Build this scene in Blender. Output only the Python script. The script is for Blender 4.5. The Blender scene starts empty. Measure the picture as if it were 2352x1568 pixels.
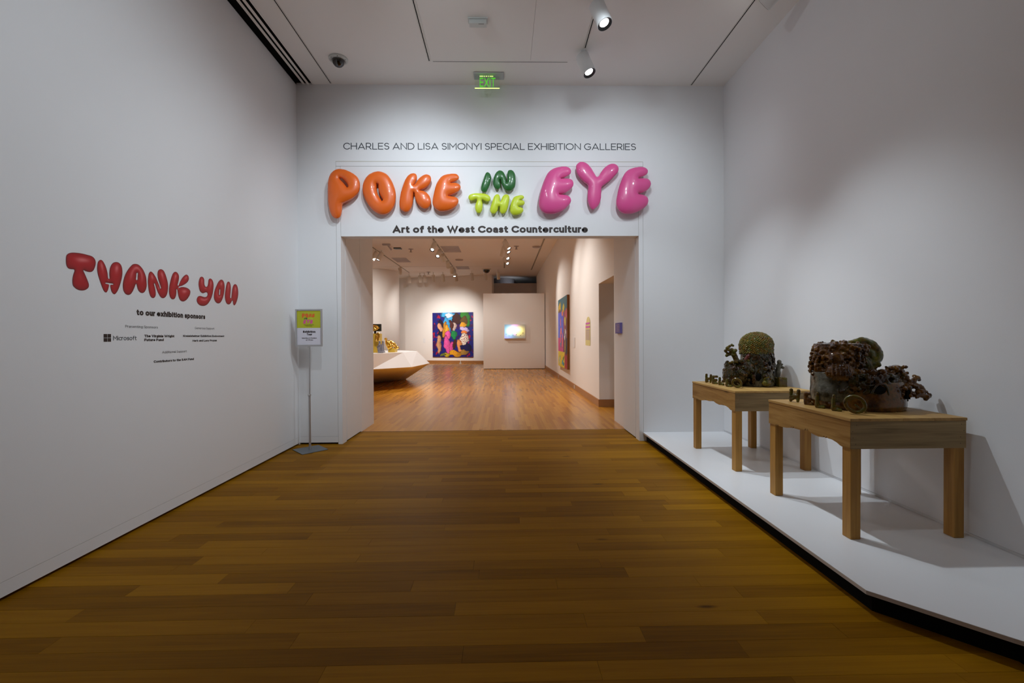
import bpy, bmesh, math, random
import numpy as np
from mathutils import Vector, Matrix, noise
from mathutils.geometry import delaunay_2d_cdt

random.seed(7)
SC = bpy.context.scene
COL = SC.collection

# ------------------------------------------------------------------ camera
cam_data = bpy.data.cameras.new('camera')
cam_data.sensor_fit = 'HORIZONTAL'
cam_data.sensor_width = 36.0
cam_data.lens = 1045.0 / 2352.0 * 36.0
cam_data.clip_start = 0.05
cam = bpy.data.objects.new('camera', cam_data)
COL.objects.link(cam)
YAW, PIT, ROL = 0.0198, -0.0094, -0.0060
R0 = Vector((math.cos(YAW), -math.sin(YAW), 0)); F0 = Vector((math.sin(YAW), math.cos(YAW), 0)); U0 = Vector((0, 0, 1))
U1 = U0 * math.cos(PIT) - F0 * math.sin(PIT); F1 = F0 * math.cos(PIT) + U0 * math.sin(PIT)
R2 = R0 * math.cos(ROL) + U1 * math.sin(ROL); U2 = U1 * math.cos(ROL) - R0 * math.sin(ROL)
mw = Matrix.Identity(4)
for i in range(3):
    mw[i][0] = R2[i]; mw[i][1] = U2[i]; mw[i][2] = -F1[i]
mw[2][3] = 1.4
cam.matrix_world = mw
SC.camera = cam

# ------------------------------------------------------------------ world, exposure
world = bpy.data.worlds.new('world'); SC.world = world; world.use_nodes = True
bg = world.node_tree.nodes['Background']; bg.inputs[0].default_value = (0.5, 0.5, 0.5, 1); bg.inputs[1].default_value = 0.02
SC.view_settings.view_transform = 'Standard'
SC.view_settings.look = 'None'
SC.view_settings.exposure = 0.0
SC.view_settings.gamma = 1.0
SC.view_settings.use_curve_mapping = False
SC.cycles.max_bounces = 8
SC.cycles.diffuse_bounces = 6
SC.cycles.sample_clamp_indirect = 6.0
SC.cycles.caustics_reflective = False
SC.cycles.caustics_refractive = False

# ------------------------------------------------------------------ lamps (the spots of the ceiling tracks, a passage spot and an added fill)
COOL = (0.82, 0.92, 1.0); WARM = (1.0, 0.945, 0.885)
def spot(pos, target, power, deg, blend=1.0, color=COOL, size=0.05):
    l = bpy.data.lights.new('spot_lamp', 'SPOT')
    l.energy = power; l.spot_size = math.radians(deg); l.spot_blend = blend
    l.color = color; l.shadow_soft_size = size
    o = bpy.data.objects.new('spot_lamp', l); COL.objects.link(o)
    o.location = pos
    o.rotation_euler = (Vector(target) - Vector(pos)).to_track_quat('-Z', 'Y').to_euler()
    return o
HALL = 1.0; GAL = 1.07
# header wall
spot((-0.87, 4.20, 4.45), (-1.30, 6.05, 2.85), 84*HALL, 100)
spot((-0.87, 2.70, 4.45), (-1.20, 6.05, 2.60), 155*HALL, 64)
spot((0.97, 3.70, 4.45), (0.90, 6.05, 2.75), 74*HALL, 92)
spot((2.42, 3.90, 4.42), (1.40, 6.05, 2.80), 46*HALL, 100)
spot((0.97, 3.00, 4.45), (1.70, 6.05, 2.60), 50*HALL, 80)
spot((-0.87, 3.40, 4.45), (-0.20, 6.05, 3.90), 22*HALL, 90)
spot((0.97, 2.60, 4.45), (-0.20, 6.05, 2.5), 120*HALL, 66)
# sculptures and platform
spot((1.03, 4.40, 4.38), (2.55, 3.30, 0.80), 215*HALL, 58)
spot((1.03, 5.22, 4.38), (2.50, 4.90, 0.60), 225*HALL, 64)
spot((0.97, 1.90, 4.45), (2.65, 4.00, 0.70), 62*HALL, 56)
# left wall
spot((0.97, 2.30, 4.45), (-2.69, 3.50, 1.90), 195*HALL, 76)
spot((0.97, 3.90, 4.45), (-2.69, 4.90, 1.60), 120*HALL, 66)
spot((0.97, 1.20, 4.45), (-2.69, 2.30, 2.30), 75*HALL, 76)
# right wall above the platform
spot((-0.87, 1.60, 4.45), (2.97, 5.00, 3.30), 48*HALL, 74)
# gallery beyond the doorway
spot((-2.75, 20.6, 4.35), (-2.70, 24.9, 1.70), 900*GAL, 62, color=WARM)
spot((-3.60, 20.2, 4.35), (-4.80, 25.2, 1.60), 480*GAL, 64, color=WARM)
spot((0.09, 16.5, 4.35), (1.85, 14.2, 1.70), 330*GAL, 70, color=WARM)
spot((0.09, 12.5, 4.35), (1.88, 10.8, 1.80), 300*GAL, 78, color=WARM)
spot((0.09, 10.4, 4.35), (1.88, 9.8, 1.80), 150*GAL, 80, color=WARM)
spot((0.09, 14.5, 4.35), (-0.3, 14.0, 0.0), 260*GAL, 110, color=WARM)
spot((-2.34, 15.8, 4.35), (-3.20, 12.8, 0.80), 620*GAL, 60, color=WARM)
spot((-2.34, 10.3, 4.35), (-2.4, 12.4, 0.7), 420*GAL, 70, color=WARM)
spot((-2.34, 11.0, 4.35), (-0.6, 9.6, 0.0), 300*GAL, 110, color=WARM)
spot((-2.34, 18.5, 4.35), (-1.6, 19.0, 0.0), 360*GAL, 110, color=WARM)
spot((-4.77, 17.2, 4.35), (-7.60, 22.0, 2.00), 800*GAL, 70, color=WARM)
spot((0.09, 16.9, 4.35), (0.50, 20.0, 1.9), 120*GAL, 70, color=WARM)
spot((0.6, 25.15, 3.9), (0.1, 26.2, 4.9), 7*GAL, 150, color=(.8, .88, 1.0))  # added fill hidden behind the beam to brighten the dark drum
spot((3.6, 8.3, 3.2), (2.3, 9.05, 0.3), 30*GAL, 50, blend=.3, color=(1.0, 0.95, 0.9))

# ------------------------------------------------------------------ materials
def mat(name, color, rough=0.5, metal=0.0, spec=0.5, coat=0.0, bump=0.0, bscale=200.0, vary=0.0, vscale=3.0, emit=None, estr=0.0, trans=0.0):
    m = bpy.data.materials.new(name); m.use_nodes = True
    nt = m.node_tree; b = nt.nodes['Principled BSDF']
    b.inputs['Base Color'].default_value = (*color, 1)
    b.inputs['Roughness'].default_value = rough
    b.inputs['Metallic'].default_value = metal
    b.inputs['Specular IOR Level'].default_value = spec
    b.inputs['Coat Weight'].default_value = coat; b.inputs['Coat Roughness'].default_value = 0.05
    b.inputs['Transmission Weight'].default_value = trans
    if emit:
        b.inputs['Emission Color'].default_value = (*emit, 1); b.inputs['Emission Strength'].default_value = estr
    tc = nt.nodes.new('ShaderNodeTexCoord')
    if vary > 0:
        n = nt.nodes.new('ShaderNodeTexNoise'); n.inputs['Scale'].default_value = vscale; n.inputs['Detail'].default_value = 6
        nt.links.new(tc.outputs['Object'], n.inputs['Vector'])
        r = nt.nodes.new('ShaderNodeMix'); r.data_type = 'RGBA'
        r.inputs['A'].default_value = (*[c * (1 - vary) for c in color], 1)
        r.inputs['B'].default_value = (*[min(1, c * (1 + vary)) for c in color], 1)
        nt.links.new(n.outputs['Fac'], r.inputs['Factor']); nt.links.new(r.outputs['Result'], b.inputs['Base Color'])
    if bump > 0:
        n = nt.nodes.new('ShaderNodeTexNoise'); n.inputs['Scale'].default_value = bscale; n.inputs['Detail'].default_value = 3
        nt.links.new(tc.outputs['Object'], n.inputs['Vector'])
        bp = nt.nodes.new('ShaderNodeBump'); bp.inputs['Strength'].default_value = bump; bp.inputs['Distance'].default_value = 0.002
        nt.links.new(n.outputs['Fac'], bp.inputs['Height']); nt.links.new(bp.outputs['Normal'], b.inputs['Normal'])
    return m

def wood(name, dark, light, axis=0, rough=0.35, stretch=(1.2, 30, 30), vary_by='object', knots=True, coat=0.0, amp=0.5, spec=0.4, tone=.55, bump=.06):
    """oak-like grain running along an axis; every board shifts in tone and pattern"""
    m = bpy.data.materials.new(name); m.use_nodes = True
    nt = m.node_tree; N = nt.nodes.new; L = nt.links.new
    b = nt.nodes['Principled BSDF']; b.inputs['Roughness'].default_value = rough; b.inputs['Coat Weight'].default_value = coat
    b.inputs['Coat Roughness'].default_value = 0.22
    tc = N('ShaderNodeTexCoord')
    sc = [stretch[1]] * 3; sc[axis] = stretch[0]
    if vary_by == 'object':
        rnd = N('ShaderNodeObjectInfo').outputs['Random']
    else:
        at = N('ShaderNodeAttribute'); at.attribute_name = 'tone'; rnd = at.outputs['Fac']
    mul = N('ShaderNodeMath'); mul.operation = 'MULTIPLY'; mul.inputs[1].default_value = 57.0; L(rnd, mul.inputs[0])
    cmb = N('ShaderNodeCombineXYZ')
    for k in range(3): L(mul.outputs[0], cmb.inputs[k])
    add = N('ShaderNodeVectorMath'); add.operation = 'ADD'
    geo = N('ShaderNodeNewGeometry'); L(geo.outputs['Position'], add.inputs[0]); L(cmb.outputs[0], add.inputs[1])
    mp = N('ShaderNodeMapping'); mp.inputs['Scale'].default_value = sc; L(add.outputs[0], mp.inputs['Vector'])
    n1 = N('ShaderNodeTexNoise'); n1.inputs['Scale'].default_value = 1.0; n1.inputs['Detail'].default_value = 8; n1.inputs['Distortion'].default_value = 0.6
    L(mp.outputs[0], n1.inputs['Vector'])
    mp2 = N('ShaderNodeMapping'); sc2 = [stretch[2] * 6] * 3; sc2[axis] = stretch[0] * 3; mp2.inputs['Scale'].default_value = sc2; L(add.outputs[0], mp2.inputs['Vector'])
    n2 = N('ShaderNodeTexNoise'); n2.inputs['Scale'].default_value = 1.0; n2.inputs['Detail'].default_value = 4; L(mp2.outputs[0], n2.inputs['Vector'])
    # fac = amp*grain + tone
    a1 = N('ShaderNodeMath'); a1.operation = 'MULTIPLY_ADD'; a1.inputs[1].default_value = amp; a1.inputs[2].default_value = -amp * 0.5 + (.55 - tone) / 2
    L(n1.outputs['Fac'], a1.inputs[0])
    a2 = N('ShaderNodeMath'); a2.operation = 'MULTIPLY_ADD'; a2.inputs[1].default_value = 0.35; L(n2.outputs['Fac'], a2.inputs[0]); L(a1.outputs[0], a2.inputs[2])
    a3 = N('ShaderNodeMath'); a3.operation = 'MULTIPLY_ADD'; a3.inputs[1].default_value = tone; b.inputs['Specular IOR Level'].default_value = spec; L(rnd, a3.inputs[0]); L(a2.outputs[0], a3.inputs[2])
    mx = N('ShaderNodeMix'); mx.data_type = 'RGBA'; mx.inputs['A'].default_value = (*dark, 1); mx.inputs['B'].default_value = (*light, 1)
    L(a3.outputs[0], mx.inputs['Factor'])
    out = mx.outputs['Result']
    if knots:
        v = N('ShaderNodeTexVoronoi'); v.inputs['Scale'].default_value = 1.0
        mp3 = N('ShaderNodeMapping'); s3 = [4.0] * 3; s3[axis] = 1.1; mp3.inputs['Scale'].default_value = s3; L(add.outputs[0], mp3.inputs['Vector']); L(mp3.outputs[0], v.inputs['Vector'])
        cr = N('ShaderNodeValToRGB'); cr.color_ramp.elements[0].position = 0.02; cr.color_ramp.elements[0].color = (0.35, 0.3, 0.25, 1)
        cr.color_ramp.elements[1].position = 0.075; cr.color_ramp.elements[1].color = (1, 1, 1, 1); L(v.outputs['Distance'], cr.inputs['Fac'])
        mm = N('ShaderNodeMix'); mm.data_type = 'RGBA'; mm.blend_type = 'MULTIPLY'; mm.inputs['Factor'].default_value = 1.0
        L(out, mm.inputs['A']); L(cr.outputs['Color'], mm.inputs['B']); out = mm.outputs['Result']
    L(out, b.inputs['Base Color'])
    bp = N('ShaderNodeBump'); bp.inputs['Strength'].default_value = bump; bp.inputs['Distance'].default_value = 0.002
    L(n2.outputs['Fac'], bp.inputs['Height']); L(bp.outputs['Normal'], b.inputs['Normal'])
    return m

def attr_mat(name, rough=0.5, coat=0.0, emit=0.0, spec=0.5):
    m = bpy.data.materials.new(name); m.use_nodes = True; nt = m.node_tree; b = nt.nodes['Principled BSDF']
    a = nt.nodes.new('ShaderNodeAttribute'); a.attribute_name = 'Col'
    nt.links.new(a.outputs['Color'], b.inputs['Base Color']); b.inputs['Roughness'].default_value = rough; b.inputs['Coat Weight'].default_value = coat
    b.inputs['Specular IOR Level'].default_value = spec
    if emit:
        nt.links.new(a.outputs['Color'], b.inputs['Emission Color']); b.inputs['Emission Strength'].default_value = emit
    return m

def glaze(name, cols, rough=0.10, scale=9.0):
    m = bpy.data.materials.new(name); m.use_nodes = True; nt = m.node_tree; N = nt.nodes.new; L = nt.links.new
    b = nt.nodes['Principled BSDF']; b.inputs['Roughness'].default_value = rough; b.inputs['Coat Weight'].default_value = 0.7; b.inputs['Coat Roughness'].default_value = 0.04; b.inputs['Specular IOR Level'].default_value = 0.15
    tc = N('ShaderNodeTexCoord'); n = N('ShaderNodeTexNoise'); n.inputs['Scale'].default_value = scale; n.inputs['Detail'].default_value = 9; n.inputs['Roughness'].default_value = 0.65
    L(tc.outputs['Object'], n.inputs['Vector'])
    cr = N('ShaderNodeValToRGB'); e = cr.color_ramp.elements
    e[0].position = 0.32; e[0].color = (*cols[0], 1); e[1].position = 0.68; e[1].color = (*cols[-1], 1)
    for k, c in enumerate(cols[1:-1]):
        x = e.new(0.32 + 0.36 * (k + 1) / (len(cols) - 1)); x.color = (*c, 1)
    L(n.outputs['Fac'], cr.inputs['Fac']); L(cr.outputs['Color'], b.inputs['Base Color'])
    n2 = N('ShaderNodeTexNoise'); n2.inputs['Scale'].default_value = 60; n2.inputs['Detail'].default_value = 4; L(tc.outputs['Object'], n2.inputs['Vector'])
    bp = N('ShaderNodeBump'); bp.inputs['Strength'].default_value = 0.5; bp.inputs['Distance'].default_value = 0.006; L(n2.outputs['Fac'], bp.inputs['Height']); L(bp.outputs['Normal'], b.inputs['Normal'])
    return m

MAT = {
    'wall': mat('white_wall_paint', (0.80, 0.80, 0.81), 0.6, bump=0.12, bscale=160, vary=0.015, vscale=1.5),
    'gwall': mat('gallery_wall_paint', (0.86, 0.83, 0.80), 0.6, bump=0.06, bscale=160),
    'ceil': mat('ceiling_paint', (0.88, 0.86, 0.83), 0.7, bump=0.05, bscale=120),
    'gceil': mat('gallery_ceiling_paint', (0.90, 0.85, 0.80), 0.7),
    'grey_wall': mat('grey_wall_paint', (0.42, 0.40, 0.42), 0.7),
    'dark_wall': mat('dark_wall_paint', (0.10, 0.075, 0.06), 0.8),
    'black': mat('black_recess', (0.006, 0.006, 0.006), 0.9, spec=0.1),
    'joint': mat('joint_shadow_bead', (0.30, 0.29, 0.24), 0.8),
    'brass': mat('brass_edge_bead', (0.42, 0.38, 0.26), 0.5),
    'plank': wood('oak_floor_boards', (0.135, 0.050, 0.0006), (0.455, 0.212, 0.005), 0, rough=0.5, stretch=(1.0, 16, 16), coat=0.0, spec=.06, tone=.42),
    'strip': wood('gallery_floor_strips', (0.30, 0.105, 0.007), (0.60, 0.270, 0.028), 1, rough=0.27, stretch=(1.0, 20, 20), vary_by='attr', knots=False, coat=0.0, spec=.45, tone=.5, bump=.015),
    'base_wood': wood('oak_baseboard', (0.28, 0.12, 0.04), (0.42, 0.20, 0.07), 1, rough=0.4, stretch=(0.8, 14, 14), knots=False),
    'table_side': wood('fir_apron', (0.25, 0.115, 0.020), (0.62, 0.375, 0.115), 1, rough=0.55, stretch=(2.0, 30, 30), knots=True, amp=1.5),
    'table_front': wood('plywood_apron', (0.15, 0.092, 0.036), (0.48, 0.33, 0.150), 0, rough=0.6, stretch=(2.2, 40, 40), knots=True, amp=1.2),
    'table_leg': wood('fir_leg', (0.25, 0.102, 0.013), (0.55, 0.29, 0.060), 2, rough=0.55, stretch=(2.0, 34, 30), knots=True, amp=1.1),
    'table_top': wood('table_top_boards', (0.28, 0.135, 0.030), (0.64, 0.40, 0.125), 1, rough=0.5, stretch=(2.0, 24, 24), knots=False, amp=1.0, tone=.7),
    'platform': mat('white_platform_paint', (0.84, 0.85, 0.87), 0.35),
    'platform_edge': mat('platform_board_edge', (0.55, 0.50, 0.46), 0.6),
    'head': mat('white_powder_coat', (0.78, 0.79, 0.79), 0.45),
    'ghead': mat('white_fixture_enamel', (0.75, 0.71, 0.64), 0.45),
    'bezel': mat('black_bezel', (0.012, 0.012, 0.012), 0.35),
    'lens': mat('glowing_lens', (1, 1, 1), 0.3, emit=(1, 1, 1), estr=14),
    'steel': mat('brushed_aluminium', (0.55, 0.55, 0.56), 0.38, metal=0.8),
    'base_steel': mat('grey_powder_coat', (0.16, 0.18, 0.20), 0.45, metal=0.3),
    'orange': mat('glossy_orange_balloon', (0.78, 0.135, 0.012), 0.36, coat=0.5),
    'dkgreen': mat('glossy_dark_green_balloon', (0.022, 0.135, 0.030), 0.36, coat=0.5),
    'lime': mat('glossy_lime_balloon', (0.56, 0.68, 0.030), 0.40, coat=0.35),
    'pink': mat('glossy_pink_balloon', (0.74, 0.090, 0.300), 0.36, coat=0.5),
    'ink': mat('dark_brown_vinyl', (0.030, 0.018, 0.014), 0.6),
    'ink_grey': mat('charcoal_vinyl', (0.035, 0.040, 0.050), 0.6),
    'ink_light': mat('grey_vinyl', (0.16, 0.15, 0.15), 0.6),
    'print': attr_mat('printed_colour', 0.45),
    'canvas': attr_mat('painted_canvas', 0.5),
    'dome': mat('smoked_dome', (0.004, 0.004, 0.005), 0.06, coat=1.0),
    'plastic': mat('off_white_plastic', (0.62, 0.64, 0.62), 0.4),
    'vent': mat('grey_diffuser', (0.44, 0.40, 0.42), 0.6),
    'green_led': mat('green_led_letter', (0.05, 0.5, 0.02), 0.4, emit=(0.10, 0.62, 0.03), estr=0.75),
    'green_edge': mat('green_lit_edge', (0.4, 1, 0.2), 0.4, emit=(0.72, 1.0, 0.22), estr=1.6),
    'gold': mat('gold_leaf', (0.95, 0.62, 0.13), 0.16, metal=1.0, bump=0.4, bscale=22),
    'goldpaint': mat('gold_paint', (0.72, 0.48, 0.06), 0.35, metal=0.3, vary=0.1),
    'rock': mat('grey_stone', (0.20, 0.19, 0.22), 0.6, vary=0.4, vscale=14),
    'purple': mat('purple_card', (0.16, 0.13, 0.40), 0.6),
    'cream': mat('pale_yellow_vinyl', (0.66, 0.58, 0.24), 0.6),
    'magenta': mat('magenta_vinyl', (0.55, 0.12, 0.42), 0.6),
    'lilac': mat('lilac_vinyl', (0.48, 0.34, 0.44), 0.6),
    'poster_white': mat('poster_paper', (0.72, 0.70, 0.78), 0.35),
    'poster_lime': mat('poster_lime', (0.50, 0.52, 0.020), 0.35),
    'glaze_dark': glaze('brown_glaze', [(0.004, 0.002, 0.001), (0.040, 0.013, 0.002), (0.018, 0.020, 0.004), (0.110, 0.040, 0.005)]),
    'glaze_olive': glaze('olive_glaze', [(0.015, 0.010, 0.001), (0.110, 0.065, 0.006), (0.060, 0.068, 0.008), (0.200, 0.150, 0.018)], scale=14),
    'glaze_bead': glaze('olive_gold_glaze', [(0.02, 0.012, 0.001), (0.19, 0.100, 0.009), (0.08, 0.10, 0.020), (0.34, 0.21, 0.030)], scale=20),
    'glaze_amber': glaze('amber_glaze', [(0.006, 0.002, 0.001), (0.060, 0.020, 0.002), (0.150, 0.058, 0.004), (0.050, 0.042, 0.005)]),
    'glaze_grey': glaze('grey_green_glaze', [(0.012, 0.010, 0.005), (0.080, 0.076, 0.052), (0.150, 0.142, 0.105), (0.040, 0.030, 0.012)], rough=0.3, scale=12),
}

# ------------------------------------------------------------------ object helpers
ORG = {}
def props(o, label=None, cat=None, group=None, kind=None):
    if label: o['label'] = label
    if cat: o['category'] = cat
    if group: o['group'] = group
    if kind: o['kind'] = kind
    return o
def thing(name, label, cat, loc, group=None):
    o = bpy.data.objects.new(name, None); COL.objects.link(o); o.location = loc; o.empty_display_size = 0.1
    ORG[o.name] = Vector(loc)
    return props(o, label, cat, group)
class G:
    """collects shapes in world coordinates, builds them as one mesh object"""
    def __init__(s): s.v = []; s.f = []; s.sm = []
    def add(s, vs, fs, smooth=False):
        n = len(s.v); s.v += [tuple(p) for p in vs]; s.f += [tuple(i + n for i in f) for f in fs]; s.sm += [smooth] * len(fs); return s
    def box(s, x0, x1, y0, y1, z0, z1):
        vs = [(x, y, z) for z in (z0, z1) for y in (y0, y1) for x in (x0, x1)]
        return s.add(vs, [(0, 2, 3, 1), (4, 5, 7, 6), (0, 1, 5, 4), (2, 6, 7, 3), (0, 4, 6, 2), (1, 3, 7, 5)])
    def prism(s, poly, z0, z1):
        n = len(poly); vs = [(x, y, z0) for x, y in poly] + [(x, y, z1) for x, y in poly]
        fs = [tuple(range(n))[::-1], tuple(range(n, 2 * n))] + [(i, (i + 1) % n, n + (i + 1) % n, n + i) for i in range(n)]
        return s.add(vs, fs)
    def hull2(s, bottom, top):
        n = len(bottom); vs = list(bottom) + list(top)
        fs = [tuple(range(n))[::-1], tuple(range(n, 2 * n))] + [(i, (i + 1) % n, n + (i + 1) % n, n + i) for i in range(n)]
        return s.add(vs, fs)
    def cyl(s, p0, p1, r0, r1=None, n=24, caps=True):
        r1 = r0 if r1 is None else r1
        p0, p1 = Vector(p0), Vector(p1); d = (p1 - p0).normalized(); a = d.orthogonal().normalized(); b = d.cross(a)
        vs = [p + (a * math.cos(t) + b * math.sin(t)) * r for p, r in ((p0, r0), (p1, r1)) for t in [2 * math.pi * k / n for k in range(n)]]
        s.add(vs, [(i, (i + 1) % n, n + (i + 1) % n, n + i) for i in range(n)], True)
        if caps: s.add(vs[:n], [tuple(range(n))[::-1]]); s.add(vs[n:], [tuple(range(n))])
        return s
    def lathe(s, c, prof, n=32, axis=(0, 0, 1)):
        c = Vector(c); d = Vector(axis).normalized(); a = d.orthogonal().normalized(); b = d.cross(a); vs = []
        for r, h in prof:
            vs += [c + d * h + (a * math.cos(2 * math.pi * k / n) + b * math.sin(2 * math.pi * k / n)) * max(r, 1e-5) for k in range(n)]
        fs = [(j * n + i, j * n + (i + 1) % n, (j + 1) * n + (i + 1) % n, (j + 1) * n + i) for j in range(len(prof) - 1) for i in range(n)]
        return s.add(vs, fs, True)
    def ball(s, c, r, n=10, squash=(1, 1, 1)):
        c = Vector(c); vs = []; m = max(4, n // 2 + 1)
        for j in range(m + 1):
            t = math.pi * j / m
            for k in range(n):
                p = 2 * math.pi * k / n
                vs.append((c.x + r * squash[0] * math.sin(t) * math.cos(p), c.y + r * squash[1] * math.sin(t) * math.sin(p), c.z + r * squash[2] * math.cos(t)))
        return s.add(vs, [(j * n + i, (j + 1) * n + i, (j + 1) * n + (i + 1) % n, j * n + (i + 1) % n) for j in range(m) for i in range(n)], True)
    def tube(s, pts, r, n=10):
        pts = [Vector(p) for p in pts]; rr = list(r) if isinstance(r, (list, tuple)) else [r] * len(pts); vs = []; a = None
        if 3 <= len(pts) < 12:      # round the bends
            P_, Q_ = [], []
            for i in range(len(pts) - 1):
                p0, p1, p2, p3 = pts[max(i - 1, 0)], pts[i], pts[i + 1], pts[min(i + 2, len(pts) - 1)]
                for k in range(4):
                    t = k / 4; P_.append(.5 * ((2 * p1) + (p2 - p0) * t + (2 * p0 - 5 * p1 + 4 * p2 - p3) * t * t + (3 * p1 - p0 - 3 * p2 + p3) * t ** 3)); Q_.append(rr[i] * (1 - t) + rr[i + 1] * t)
            pts = P_ + [pts[-1]]; rr = Q_ + [rr[-1]]
        for i, p in enumerate(pts):
            d = (pts[min(i + 1, len(pts) - 1)] - pts[max(i - 1, 0)]).normalized()
            a = d.orthogonal().normalized() if a is None else (a - d * a.dot(d)).normalized(); b = d.cross(a)
            vs += [p + (a * math.cos(2 * math.pi * k / n) + b * math.sin(2 * math.pi * k / n)) * rr[i] for k in range(n)]
        s.add(vs, [(j * n + i, j * n + (i + 1) % n, (j + 1) * n + (i + 1) % n, (j + 1) * n + i) for j in range(len(pts) - 1) for i in range(n)], True)
        s.add(vs[:n], [tuple(range(n))[::-1]]); s.add(vs[-n:], [tuple(range(n))])
        for p, q in ((pts[0], rr[0]), (pts[-1], rr[-1])): s.ball(p, q, n)
        return s
    def build(s, name, m, parent=None, kind=None, bevel=0, label=None):
        o0 = ORG.get(parent.name, Vector((0, 0, 0))) if parent else Vector((0, 0, 0))
        me = bpy.data.meshes.new(name)
        me.from_pydata([(p[0] - o0.x, p[1] - o0.y, p[2] - o0.z) for p in s.v], [], s.f)
        me.polygons.foreach_set('use_smooth', s.sm); me.update()
        me.materials.append(MAT[m] if isinstance(m, str) else m)
        o = bpy.data.objects.new(name, me); COL.objects.link(o)
        if parent: o.parent = parent
        ORG[o.name] = o0
        if bevel:
            md = o.modifiers.new('bevel', 'BEVEL'); md.width = bevel; md.segments = 2; md.limit_method = 'ANGLE'
        if kind: o['kind'] = kind
        if label: o['label'] = label
        return o
def struct(name, m, g, parent=None): return g.build(name, m, parent, kind=None if parent else 'structure')
def B(*a): return G().box(*a)

D = 6.055; ZC = 4.735; XL = -2.692; XR = 2.97; ZP = 0.1166
X1, X2 = -2.130, 1.822          # doorway sides
S1, S2, ZF = -2.189, 1.881, 3.729   # outer line of the door surround

# ------------------------------------------------------------------ the hall shell
floor = struct('floor', 'black', B(XL - .1, XR + .3, -3.6, 6.845, -0.06, -0.018))
G().box(XL - .05, XR + .2, -3.6, 1.27, -0.018, 0).build('rear_floor_field', 'plank', floor)
W = 0.1125; y = 1.272; nplank = 0; x_end = XR + .02
while y < 6.80:
    y2 = min(y + W, 6.838)
    if 6.838 - y2 < 0.05: y2 = 6.838
    x = -2.76 - random.uniform(0, .45)
    lo, hi = (-2.76, 2.2) if y < 6.0 else (-2.76, 1.95)
    if y > 6.05: lo, hi = -2.135, 1.83; x = lo - random.uniform(0, .4)
    while x < hi:
        ln = random.choice([0.75, 0.95, 1.2, 1.5, 1.9, 2.2]) * random.uniform(.9, 1.1)
        a, b = max(x, lo), min(x + ln, hi)
        if hi - b < 0.22: b = hi
        if b - a > 0.05:
            e = 0.0006; zt = random.uniform(-0.0004, 0.0)
            g = G(); g.hull2([(a + e, y + e, -.018), (b - e, y + e, -.018), (b - e, y2 - e, -.018), (a + e, y2 - e, -.018)],
                             [(a + e, y + e, zt), (b - e, y + e, zt), (b - e, y2 - e, zt), (a + e, y2 - e, zt)])
            g.build('plank', 'plank', floor); nplank += 1
        if b >= hi: break
        x += ln
    y = y2
wl = struct('wall_left', 'wall', G().box(XL - .12, XL, -3.6, D + .0, 0.104, 5.1).box(XL - .12, XL - .001, -3.6, D, 0.022, 0.1022))
G().box(XL - .12, XL - .045, -3.6, D, -0.018, 0.022).box(XL - .05, XL - .004, -3.6, D, .1022, .104).build('recessed_shadow_base', 'black', wl)
wr = struct('wall_right', 'wall', G().box(XR, XR + .12, -3.6, D, 0.135, ZC).box(XR + .004, XR + .12, -3.6, D, -.018, 0.132))
wf = struct('wall_front', 'wall', B(XL - .12, XR + .12, -3.72, -3.6, 0, 5.1))
wb = struct('wall_back', 'wall', G().box(XL, S1, D, D + .16, 0.104, ZC).box(XL, S1, D + .001, D + .16, 0.022, .1022)
            .box(S2, XR + .12, D, D + .16, 0, ZC).box(S1, S2, D, D + .16, ZF, ZC).box(XL - .12, XL, D, D + .16, 0, 5.1).box(XL, -2.47, D, D + .16, ZC, 5.1))
G().box(XL, S1 + .0, D + .05, D + .16, -.018, 0.022).box(XL, S1, D + .005, D + .1, .1022, .104).build('recessed_shadow_base', 'black', wb)
# door surround: flush boards with narrow shadow joints
t = 0.0035
sur = struct('trim_1', 'wall', G().box(S1 + t, X1, D, D + .16, 0, 3.663).box(X2, S2 - t, D, D + .16, 0, 3.663).box(S1 + t, S2 - t, D, D + .16, 3.667, ZF - .006))
B(X1 + t, X2 - t, D, D + .16, 2.743, 3.663).build('header_panel', 'wall', sur)
G().box(S1, S1 + t, D + .004, D + .1, 0, ZF).box(S2 - t, S2, D + .004, D + .1, 0, ZF).box(X1, X1 + t, D + .004, D + .1, 2.743, 3.667).box(X2 - t, X2, D + .004, D + .1, 2.743, 3.667).box(S1, S2, D + .004, D + .1, 3.663, 3.667).build('shadow_joint', 'joint', sur)
B(S1, S2, D + .001, D + .1, ZF - .006, ZF).build('edge_bead', 'brass', sur)
# hall ceiling: sheets divided by narrow open joints, service slots beside the left wall
zt = ZC + .12
ce = struct('ceiling', 'ceil', G().box(-2.462, -.8425, -3.6, D, ZC, zt).box(.9485, XR, -3.6, D, ZC, zt).box(-.8425, .9485, 5.514, D, ZC, zt).box(-2.481, -2.464, -3.6, D, ZC, zt))
B(-.8405, .3505, -3.6, 5.512, ZC, zt).build('ceiling_panel', 'ceil', ce)
B(.3525, .9465, -3.6, 5.512, ZC, zt).build('ceiling_panel', 'ceil', ce)
for a, b in ((-2.607, -2.576), (-2.549, -2.518)):
    B(a, b, -3.6, D, ZC, ZC + .004).build('slot_bar', 'ceil', ce)
G().box(XL - .12, -2.40, -3.6, D + .1, 5.1, 5.16).box(-2.481, -2.47, -3.6, D, ZC + .01, 5.1).box(XL, -2.478, -3.6, D, ZC + .018, ZC + .03).box(XL, XL + .002, -3.6, D, ZC - .004, ZC + .03).box(-.9, 1.0, -3.6, 5.6, zt, zt + .02).box(-2.47, XR, -3.6, D, zt + .02, zt + .04).build('slot_shade_backing', 'black', ce)  # black sheets stand in for the darkness inside the slots

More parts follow.
